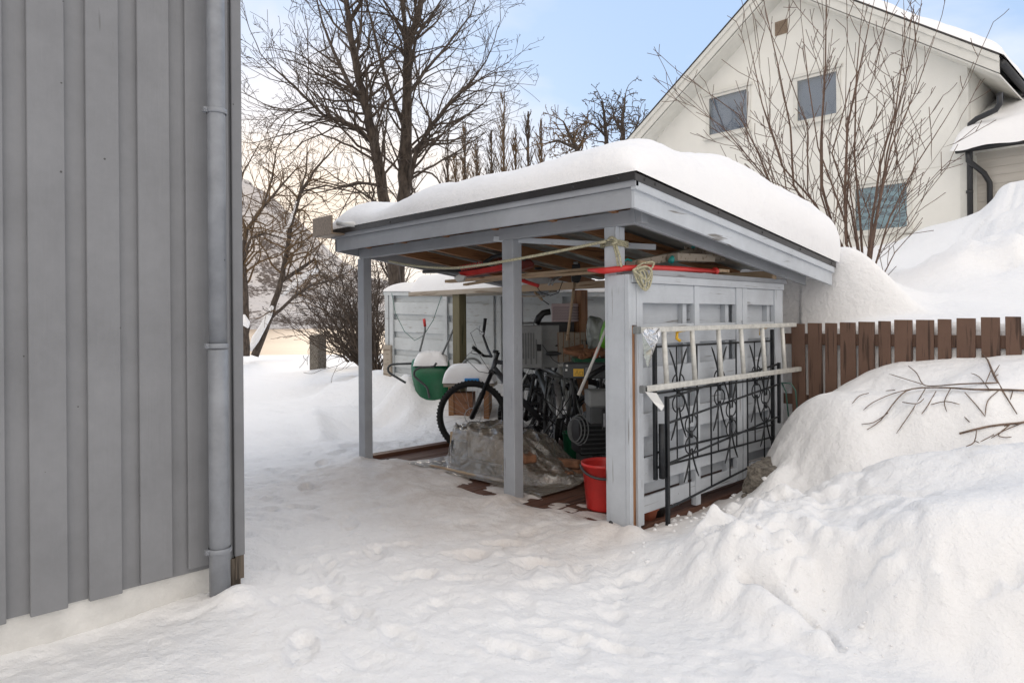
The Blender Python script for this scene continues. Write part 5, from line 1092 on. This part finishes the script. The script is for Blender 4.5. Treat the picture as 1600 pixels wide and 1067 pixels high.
# bench with snow and junk left of the front wheel
bn = thing('low_bench', 'low weathered bench with a snow cap behind the mountain bike wheel', 'bench', tuple(at(715, 625, d=7.55)))
T, x0, x1, z0, z1 = fbox(692, 772, 599, 605, 7.5, .3, -.1); MB().box(x0, x1, 0, .32, z0, z1, T).build('top', 'greywood', bn, bevel=.003)
for xx in (x0+.05, x1-.12): MB().box(xx, xx+.06, .03, .29, .05, z0-.002, T).build('leg', 'rafter_z', bn, bevel=.003)
MB().box(x0+.1, x0+.32, .04, .25, .1, z0-.07, T).build('crate_below', 'firewood', bn, bevel=.003)
o = roof_snow_obj('bench_snow', x0-.01, x1+.0, -.01, .33, lambda X, Y: z1+0*X, lambda X, Y: .19+.04*fbm(X*5, Y*5, 2)-.03*sstep(0, .3, X), (.09, .1, .08, .1), 50, 30, None); o.matrix_world = T; tag(o, 'pillow of snow sitting on the low bench', 'snow', kind='stuff')
tag(MB().box(-.06, .10, -.03, .03, z1, z1+.06, T @ Matrix.Translation((.02, 0, 0))).build('blue_box', 'blue', bevel=.006), 'bright blue plastic thing poking from the bench snow', 'box')
cw_ = at(737, 575, d=7.8); mb = MB().tube([cw_+RT*.11*cos(a)+ZZ*.11*sin(a) for a in np.linspace(0, 2*pi, 30)[:-1]], .014, 8, closed=True); tag(mb.build('small_wheel', 'midgrey'), 'small grey wheel leaning on the back fence above the bench', 'wheel')
# ================================================================== WHEELBARROW tipped on end
wb = thing('wheelbarrow', 'green wheelbarrow tipped up on end against the back fence, bent black legs outward', 'wheelbarrow', tuple(at(672, 625, d=7.9)))
dW = 7.95
ring = lambda pts, dd: [at(a, b, d=dW+dd) for a, b in pts]
sec = [([(650, 566), (668, 562), (690, 562), (699, 568)], 0.0), ]
prof_rows = [(560, 644, 701, .26), (570, 641, 704, .08), (592, 643, 705, .02), (615, 650, 704, .0), (640, 658, 703, .0), (672, 664, 701, .02)]
vs = []; n = 14
for (py, xa, xb, dd) in prof_rows:
    for k in range(n):
        u = k/(n-1); bulge = -.09*math.sin(pi*u)**.35; vs.append(at(xa+(xb-xa)*u, py, d=dW+dd+.10+bulge))
fs = [(i*n+k, i*n+k+1, (i+1)*n+k+1, (i+1)*n+k) for i in range(len(prof_rows)-1) for k in range(n-1)]
o = MB().add(vs, fs, True).build('tub', 'green', wb); so_ = o.modifiers.new('t', 'SOLIDIFY'); so_.thickness = .006; sb = o.modifiers.new('s', 'SUBSURF'); sb.levels = sb.render_levels = 2
for l_ in ([(643, 568), (612, 569), (606, 574), (607, 582), (634, 598)], [(682, 567), (678, 573), (655, 574), (647, 580), (647, 588), (668, 605), (671, 622)]):
    P_ = [at(a, b, d=dW-.10) for a, b in l_]; Q = []
    for i in range(len(P_)-1):
        for k in range(4): Q.append(P_[i].lerp(P_[i+1], k/4))
    Q.append(P_[-1]); Q = [Q[0]]+[(Q[i-1]+Q[i]*2+Q[i+1])/4 for i in range(1, len(Q)-1)]+[Q[-1]]
    MB().tube(Q, .013, 10).build('leg', 'darkgrey', wb)
for l_, g in (([(656, 549), (664, 517), (664, 507)], [(664, 510), (662.5, 498)]), ([(691, 554), (707, 518), (714, 500)], None)):
    hn = MB().tube([at(a, b, d=dW+.15) for a, b in l_], .012, 10).build('handle', 'midgrey', wb)
    if g: MB().tube([at(a, b, d=dW+.15) for a, b in g], .017, 10).build('grip', 'red', hn)
n = 40; U_, V_ = np.meshgrid(np.linspace(0, 1, n), np.linspace(0, 1, n)); A_ = at(645, 568, d=dW+.08); wv = (at(699, 570, d=dW+.08)-A_)
X_ = A_.x+wv.x*U_+DD.x*.30*V_; Y_ = A_.y+wv.y*U_+DD.y*.30*V_; q = lambda t, r: np.sqrt(np.clip(1-(1-np.clip(np.minimum(t, 1-t)/r, 0, 1))**2, 0, 1)); Z_ = A_.z-.03+(.165+.02*fbm(U_*5, V_*5, 2))*q(U_, .3)*q(V_, .4)
tag(grid_obj('wheelbarrow_snow', 'snowroof', X_, Y_, Z_), 'cap of snow lying on the tipped green wheelbarrow', 'snow', kind='stuff')
# ================================================================== UNDER THE ROOF
# stored planks on the cross beams
def plank(label, a, b, w, h, m='raw_x', name='plank'):
    return tag(MB().bar(a, b, w, h).build(name, m, bevel=.002), label, name.replace('_', ' '))
plank('long light plank stored just under the roof behind the middle post', at(700, 440, d=6.2), at(960, 418, d=5.2), .09, .025)
plank('second light plank lying below the long one under the roof', at(770, 437, d=6.0), at(958, 424, d=5.1), .06, .02)
plank('short pale plank end poking out left of the middle post under the roof', at(726, 445, d=6.3), at(800, 433, d=6.0), .05, .02)
plank('thin dark board stored along the rear beam', at(800, 463, d=6.6), at(850, 463, d=6.4), .05, .015, 'greywood')
plank('grey board crossing the roof slope near the left side', at(700, 425, d=6.5), at(785, 446, d=6.55), .05, .02, 'grey_x')
# red snow rake with teeth
rk = thing('red_rake', 'red toothed leaf rake stored under the left part of the roof', 'rake', tuple(at(740, 425, d=5.9)))
A1, A2, A3, A4 = at(716, 425, d=5.9), at(786, 413, d=5.7), at(786, 422, d=5.7), at(722, 432, d=5.9)
MB().prism([A1, at(745, 421, d=5.85), A2, A3, at(750, 428, d=5.85), A4], (0, 0, 0), DD*.22).build('blade', 'red', rk, bevel=.004)
for k in range(11):
    u = k/10; p = at(722+u*38, 423-u*7, d=5.9); MB().bar(p, p+ZZ*.045-RT*.015, .008, .012).build('tooth', 'red', rk)
tag(MB().tube([at(661, 425, d=6.3), at(720, 424, d=6.1), at(780, 418, d=5.9)], .014, 8).build('black_pole', 'black'), 'thin black pole stored under the roof beside the red rake', 'pole')
tag(MB().prism([at(709, 434, d=5.85), at(716, 429, d=5.85), at(728, 431, d=5.85), at(724, 438, d=5.85), at(714, 440, d=5.85)], (0, 0, 0), DD*.12).build('white_shovel', 'white_metal', bevel=.004), 'pale rounded shovel blade hanging below the red rake', 'shovel')
mb = MB().tube([at(755, 412, d=5.6), at(770, 402, d=5.6), at(790, 397, d=5.5), at(820, 405, d=5.4)], .018, 8); tag(mb.build('black_hose', 'black'), 'black hose bowed up between the rafters', 'hose')
mb = MB()
rnd = random.Random(4)
tg = thing('red_sled', 'red plastic sled stored upside down under the roof behind the middle post', 'sled', tuple(at(800, 410, d=5.9)))
MB().prism([at(778, 404, d=6.1), at(830, 406, d=6.1), at(836, 414, d=6.1), at(806, 424, d=6.1), at(780, 420, d=6.1)], (0, 0, 0), DD*.35).build('shell', 'red2', tg, bevel=.01)
MB().bar(at(806, 435, d=6.0), at(842, 447, d=5.9), .03, .03).build('runner', 'red', tg, bevel=.004)
for i, dx in enumerate((0, 5)): tag(MB().tube([at(857+dx, 446, d=6.1), at(861+dx, 438, d=6.1), at(872+dx, 432, d=6.2)], .009, 8).build('metal_hook', 'silver'), ['bent metal hook under the roof left of the broom head', 'second bent metal hook, nearer the broom head'][i], 'hook')
tag(MB().tube([at(838, 447, d=6.0), at(845, 457, d=6.0), at(860, 462, d=6.0), at(873, 457, d=6.0), at(879, 440, d=6.0)], .004, 6).build('hanging_wire', 'black'), 'thin black wire hanging in a bow under the roof', 'wire')
tag(MB().lathe([(0, .02), (.03, .018), (.034, 0), (0, -.005)], tuple(at(841, 421, d=5.75)), 12).build('plank_clamp', 'black'), 'small black clamp sitting on the stored planks', 'clamp')
# ladder
lad = thing('ladder', 'pale aluminium ladder hung sideways on the outside of the shed side wall', 'ladder', (.12, 1.0, .84))
MB().bar((.085, -.045, 1.178), (.085, 2.03, 1.183), .026, .032).build('stile', 'alu', lad, bevel=.004)
MB().bar((.108, -.02, .845), (.108, 2.05, .842), .034, .034).build('stile', 'alu', lad, bevel=.004)
for y in (.225, .536, .857, 1.16, 1.473, 1.795):
    MB().tube([(.087, y, 1.165), (.108, y-.005, .86)], .0155, 12).build('rung', 'alu', lad)
for (a, b) in (((.085, -.06, 1.178), (.085, -.02, 1.178)), ((.108, -.035, .845), (.108, 0, .845))): MB().bar(a, b, .034, .042).build('end_cap', 'midgrey', lad, bevel=.004)
for i, y in enumerate((.46, 1.56)):
    hk = MB().tube([(.01, y+.06, 1.17), (.05, y+.06, 1.17), (.06, y+.0, 1.168), (.06, y-.05, 1.16), (.06, y-.055, 1.12), (.06, y-.02, 1.105)], .010, 8)
    tag(hk.build('wall_hook', 'yellow'), ['yellow wall hook carrying the near half of the ladder', 'yellow wall hook carrying the far half of the ladder'][i], 'hook')
# torn plastic at the ladder ends
tag(MB().add([at(*p, x=.14+o) for p, o in (((1010, 513), 0), ((1030, 512), .01), ((1033, 520), .0), ((1027, 534), .02), ((1012, 574), .02), ((1006, 556), .0), ((1003, 520), .01), ((1018, 545), .03))], [(0, 1, 2), (0, 2, 3), (0, 3, 7), (0, 7, 6), (7, 3, 4), (7, 4, 5), (6, 7, 5)]).build('torn_plastic', 'bag'), 'shred of clear plastic dangling from the upper end of the ladder', 'plastic')
tag(MB().add([at(*p, x=.16+o) for p, o in (((1008, 612), 0), ((1026, 614), .02), ((1019, 626), .0), ((1038, 634), .02), ((1034, 642), .03), ((1022, 630), .01))], [(0, 1, 2), (1, 3, 2), (2, 3, 4), (2, 4, 5)]).build('torn_plastic', 'white_metal'), 'pale torn strip hanging from the lower end of the ladder', 'plastic')
tag(MB().bar(at(1012, 552, x=.05), at(1024, 542, x=.02), .02, .012).build('wood_peg', 'raw_x'), 'short bare wooden peg under the ladder end', 'peg')
# wrought iron railings
def railing(label, X0, y0, y1, z0, z1, tilt, legs, orn, bars, posts):
    t = thing('iron_railing', label, 'railing', (X0, y0, z0-.05), 'wrought iron railings leaning on the side wall')
    Zf = lambda y: (y-y0)*tilt
    P = lambda y, z, dx=0: Vector((X0+dx, y, z+Zf(y)))
    for y, za, zb, r in posts: MB().bar(P(y, za), P(y, zb), .018*r, .018*r, up=(0, 1, 0)).build('post', 'iron', t, bevel=.002)
    for z in bars: MB().bar(P(y0, z), P(y1, z), .008, .013).build('rail', 'iron', t, bevel=.001)
    for y in legs: MB().bar(P(y, z0), P(y, z1), .008, .008, up=(0, 1, 0)).build('baluster', 'iron', t)
    H_ = z1-z0
    for yc in orn:
        mb = MB(); r_ = .0044; zc = z0+H_*.60; dx = .012
        mb.tube([P(yc, z0), P(yc, z1)], r_, 6)
        for s in (-1, 1):
            # upper diverging blades
            mb.tube([P(yc+s*(.012+.085*u**1.5), zc+.07+.20*u, dx) for u in np.linspace(0, 1, 9)], [r_*1.25]*8+[r_*.6], 6)
            # pair of facing C scrolls above and below the tie
            for vz in (1, -1):
                mb.tube([P(yc+s*(.008+.058*sin(a)), zc+vz*(.012+.052*(1-cos(a))), dx) for a in np.linspace(0, pi*.92, 14)], r_*1.05, 6)
            mb.tube([P(yc+s*(.010+.075*u**1.6), zc-.09-.19*u, dx) for u in np.linspace(0, 1, 9)], [r_*1.25]*8+[r_*.6], 6)
        mb.tube([P(yc, zc-.022, dx), P(yc, zc+.022, dx)], .012, 8)
        mb.build('ornament', 'iron', t)
    return t
railing('black wrought iron railing panel behind the ladder, closest to the wall boards', .045, .19, 1.72, .36, 1.07, -.005, (.66, 1.17), (.425, .92, 1.44), (1.075, .80, .45, .36), ((.19, .29, 1.18, 1.25), (1.72, .27, 1.16, 1.25)))
railing('front black wrought iron railing panel, lower and tilted, one post standing in the snow', .085, .255, 1.74, .115, .77, .085, (.76, 1.25), (.50, 1.0, 1.50), (.77, .62, .38, .115), ((.255, .01, .78, 1.3), (1.74, .33, .78, 1.2)))
tag(MB().tube([(.075, .215, .30), (.075, .215, .62)], .02, 8).build('hinge_post', 'iron'), 'short thick black iron rod beside the railings', 'rod')
# wire hoop by the fence
tag(MB().tube([at(1206, 597, y=1.95), at(1236, 599, y=1.95), at(1243, 610, y=1.96), at(1246, 645, y=1.97)], .0055, 8).tube([at(1222, 599, y=1.955), at(1228, 612, y=1.96), at(1232, 650, y=1.97)], .0055, 8).build('wire_hoop', 'wire'), 'green coated wire hoop between the railings and the brown fence', 'hoop')
# terracotta sherds under the wall
for i, (px, py) in enumerate(((1012, 808), (1026, 803))):
    c_ = at(px, py, z=.04); tag(MB().lathe([(.0, .0), (.055, .0), (.075, .07), (.085, .075), (.083, .09), (.068, .085), (.05, .01)], (c_.x-.05, c_.y+.05, .0), 20).build('clay_pot', 'terracotta' if i == 0 else 'black'), ['orange clay pot half buried under the side wall', 'dark clay pot half buried under the side wall'][i], 'pot')
# things on top of the side wall
plank('stack of old pale boards lying on the wall top under the roof', at(1050, 402, x=-.10), at(1108, 404, x=-.10), .09, .05, 'greywood')
plank('long speckled board resting aslant on the wall top', at(985, 414, x=-.18), at(1082, 394, x=-.16), .07, .05, 'greywood')
plank('board offcut furthest along the wall top', at(1078, 392, x=-.2), at(1125, 404, x=-.2), .09, .05, 'greywood')
plank('small wooden offcut beneath the red runner', at(1088, 423, x=-.06), at(1104, 424, x=-.06), .06, .022, 'raw_x')
plank('small wooden offcut at the far end of the red runner', at(1118, 423, x=-.06), at(1134, 424, x=-.06), .06, .022, 'raw_x')
tag(MB().tube([at(998, 411, x=-.12), at(1020, 413, x=-.12)], .018, 12).build('round_stake', 'raw_x'), 'cut end of a round wooden stake on the wall top', 'stake')
Pr = [at(946, 421, x=-.20, ), at(962, 423, x=-.05), at(1000, 418, x=.02), at(1060, 414, x=.02), at(1138, 412, x=.0)]
rs_ = thing('red_runner', 'long glossy red plastic runner laid along the top of the side wall', 'runner', tuple(Pr[0]))
for i in range(4): pass
mb = MB(); mb.tube([Vector((-.26, -.045, 1.535)), Vector((-.14, -.04, 1.525)), Vector((-.03, 0, 1.535)), Vector((.0, .2, 1.548)), Vector((-.01, .6, 1.556)), Vector((-.03, 1.02, 1.56))], [.010, .02, .018, .016, .017, .016], 8); mb.build('runner', 'red', rs_)
MB().lathe([(.0, .012), (.026, .010), (.026, -.012), (0, -.014)], (-.03, 1.03, 1.562), 14, Matrix.Rotation(pi/2, 4, 'X')).build('end_knob', 'red', rs_)
gl = lambda pts, r, d: MB().tube([at(a, b, x=d) for a, b in pts], r, 8)
tag(gl([(1048, 409), (1052, 402), (1058, 399), (1060, 408)], .020, -.1).build('teal_hook', 'teal'), 'teal plastic hook lying on the boards near the rope coil', 'hook')
tag(gl([(1082, 386), (1090, 388), (1094, 396), (1093, 404)], .011, -.17).build('teal_clamp', 'teal'), 'teal plastic clamp standing up behind the boards on the wall top', 'clamp')
tag(gl([(1070, 386), (1078, 390), (1083, 396)], .008, -.17).build('leather_strap', 'greywood'), 'thin tan strap beside the teal clamp', 'strap')
tag(gl([(966, 414), (980, 405), (990, 409)], .007, -.17).build('frayed_twine', 'teal'), 'teal twine end behind the corner post', 'twine')
# ---- rope
rp = thing('rope', 'cream rope strung across the shed front and knotted round the corner post', 'rope', (-1.5, -.05, 1.7))
q = [at(608, 408, y=.03), at(645, 415, y=.0), at(700, 419, y=-.02), at(745, 415, y=-.03), at(790, 408, y=-.035), at(845, 398, y=-.035), at(900, 387, y=-.03), at(947, 377, y=-.03)]
def smooth(P, k=6):
    o = []
    for i in range(len(P)-1):
        p0, p1, p2, p3 = P[max(i-1, 0)], P[i], P[i+1], P[min(i+2, len(P)-1)]
        for j in range(k):
            t = j/k; o.append(.5*((2*p1)+(p2-p0)*t+(2*p0-5*p1+4*p2-p3)*t*t+(3*p1-p0-3*p2+p3)*t**3))
    return o+[P[-1]]
MB().tube(smooth(q), .0095, 8).build('span', 'rope', rp)
kn = MB()
for k in range(3):
    z = 1.672+k*.012; kn.tube([(-.188, -.012, z), (-.08, -.012, z+.006), (-.078, .10, z), (-.188, .10, z-.004)], .008, 6, closed=True)
kn.tube(smooth([at(950, 376, y=-.02), at(956, 371, y=-.03), at(963, 377, y=-.03), at(957, 381, y=-.03)]), .009, 6)
kn.build('knot', 'rope', rp)
for a in ([(958, 379), (963, 398), (966, 416)], [(961, 379), (968, 400), (971, 417)]): MB().tube([at(*p, y=-.02) for p in a], .007, 6).build('loose_end', 'rope', rp)
rc = thing('rope_coil', 'bundled coil of cream rope hanging over the red runner at the wall corner', 'rope', tuple(at(1005, 425, x=.03)))
rnd = random.Random(2)
loops = [[(988, 424), (1002, 413), (1018, 409), (1021, 413), (1016, 420), (1000, 419)], [(990, 423), (996, 440), (1006, 453), (1014, 449), (1019, 432), (1016, 419), (1002, 417)], [(992, 424), (1000, 438), (1009, 452), (1013, 440), (1010, 424), (1000, 420)],
         [(995, 420), (1001, 428), (1012, 440), (1018, 428), (1013, 418)], [(1000, 424), (1003, 440), (1008, 447), (1008, 432), (1004, 423)], [(989, 422), (1000, 431), (1011, 437), (1017, 424), (1008, 416)]]
for i, l_ in enumerate(loops):
    P_ = [at(a+rnd.uniform(-.5, .5), b, x=.03+.006*i+.004*rnd.random()) for a, b in l_]; P_.append(P_[0]); MB().tube(smooth(P_, 5)[:-1], .006, 6, closed=True).build('loop', 'rope', rc)
# ================================================================== PRUNED BRANCHES on the snow
def gq(x, y):
    return float(GZ[min(max(np.searchsorted(gy, y), 0), len(gy)-1), min(max(np.searchsorted(gx, x), 0), len(gx)-1)])
def bp(zx, zy, d):
    # the branches lie on the drift: walk out until the line of survey meets the snow
    dd = 2.4
    while dd < 5.2:
        p = at(1200+zx/2.667, 360+zy/2.667, d=dd)
        if p.z < gq(p.x, p.y)+.022: break
        dd += .01
    else: p = at(1200+zx/2.667, 360+zy/2.667, d=d)
    return p
def brush(label, lines, tw, seed):
    rnd = random.Random(seed); b = thing('cut_branch', label, 'branch', tuple(bp(*lines[0][0][:2], 3.9)))
    st = MB()
    for l_ in lines: st.tube(smooth([bp(a, c, d) for a, c, d, r in l_], 3), [r for r in np.interp(np.linspace(0, 1, (len(l_)-1)*3+1), np.linspace(0, 1, len(l_)), [q[3]*.66 for q in l_])], 6)
    st.build('stem', 'cutwood', b); t_ = MB()
    for l_ in tw: t_.tube(smooth([bp(a, c, d) for a, c, d in l_], 3), [.0028]*((len(l_)-1)*3)+[.0014], 5)
    t_.build('twigs', 'cutwood', b)
D4 = 3.85
brush('long pruned branch lying across the snow in front of the brown fence', [[(1150, 672, 3.6, .011), (1000, 664, D4, .010), (850, 662, D4, .009), (740, 655, D4, .008), (600, 660, D4, .007), (540, 700, D4-.05, .006), (470, 790, D4-.1, .005), (412, 830, D4-.12, .003)],
      [(960, 634, D4, .007), (800, 640, D4, .007), (690, 648, D4, .006), (645, 640, D4, .005), (620, 595, D4, .005), (585, 565, D4, .004)]],
      [[(600, 660, D4), (520, 680, D4), (440, 715, D4), (398, 748, D4)], [(655, 660, D4), (600, 750, D4-.05), (535, 845, D4-.1)], [(700, 670, D4), (665, 730, D4), (640, 765, D4)], [(820, 675, D4), (870, 730, D4), (905, 775, D4)], [(960, 668, D4), (915, 710, D4), (905, 770, D4)],
       [(680, 725, D4), (740, 712, D4), (800, 725, D4)], [(760, 660, D4), (735, 712, D4), (745, 755, D4)], [(920, 660, D4), (880, 610, D4+.05), (845, 595, D4+.05)], [(640, 640, D4), (560, 615, D4), (505, 598, D4)], [(420, 678, D4), (380, 690, D4), (350, 722, D4)], [(530, 665, D4), (490, 668, D4)], [(560, 715, D4), (620, 722, D4), (650, 700, D4)], [(1020, 668, D4), (1010, 705, D4)], [(500, 760, D4), (440, 800, D4), (390, 806, D4)]], 1)
brush('knobbly upright cut twig leaning over the long branch', [[(1038, 765, D4-.2, .004), (985, 680, D4-.1, .006), (940, 600, D4, .010), (915, 540, D4, .007), (890, 512, D4, .005)]], [[(940, 600, D4), (965, 560, D4)], [(930, 580, D4), (905, 640, D4)], [(945, 610, D4), (960, 600, D4)]], 2)
brush('smaller pruned branch with a cut end, nearest on the bank', [[(1150, 780, 3.4, .008), (1060, 800, 3.5, .009), (980, 808, 3.5, .009), (900, 820, 3.5, .009), (798, 846, 3.5, .009)]],
      [[(1067, 800, 3.5), (985, 815, 3.5), (940, 850, 3.5), (885, 880, 3.5)], [(1060, 802, 3.5), (980, 835, 3.5), (930, 865, 3.5)], [(870, 828, 3.5), (860, 880, 3.5), (825, 900, 3.5)], [(860, 875, 3.5), (880, 885, 3.5)], [(840, 798, 3.55), (818, 776, 3.55)], [(1010, 808, 3.5), (960, 850, 3.5), (985, 862, 3.5), (1015, 860, 3.5)]], 3)
# loose snow clods along the bank and by the wall
from mathutils import noise as _nz
rnd = random.Random(14); cl_ = MB()
_ico = bmesh.new(); bmesh.ops.create_icosphere(_ico, subdivisions=1, radius=1); IV = [v.co.copy() for v in _ico.verts]; IF = [tuple(v.index for v in f.verts) for f in _ico.faces]
for k in range(150):
    if k < 60: px, py = rnd.uniform(1005, 1200), rnd.uniform(770, 835); r_ = rnd.uniform(.006, .022)
    elif k < 150:
        u = rnd.random(); px = 1000+u*420+rnd.gauss(0, 14); py = 868+u*150+rnd.gauss(0, 16); r_ = rnd.uniform(.003, .013)*rnd.random()+.002
    else: px, py = rnd.uniform(690, 960), rnd.uniform(700, 830); r_ = rnd.uniform(.003, .010)
    p = at(px, py, z=.02); p.z = gh(p.x, p.y)+r_*.1; sd_ = rnd.uniform(0, 99)
    cl_.add([p+Vector((v.x, v.y, v.z*.75))*r_*(1+.9*_nz.noise(v*1.3+Vector((sd_, 0, 0)))) for v in IV], IF, True)
tag(cl_.build('snow_clods', 'snow'), 'loose snow crumbs scattered at the foot of the bank', 'snow', kind='stuff')
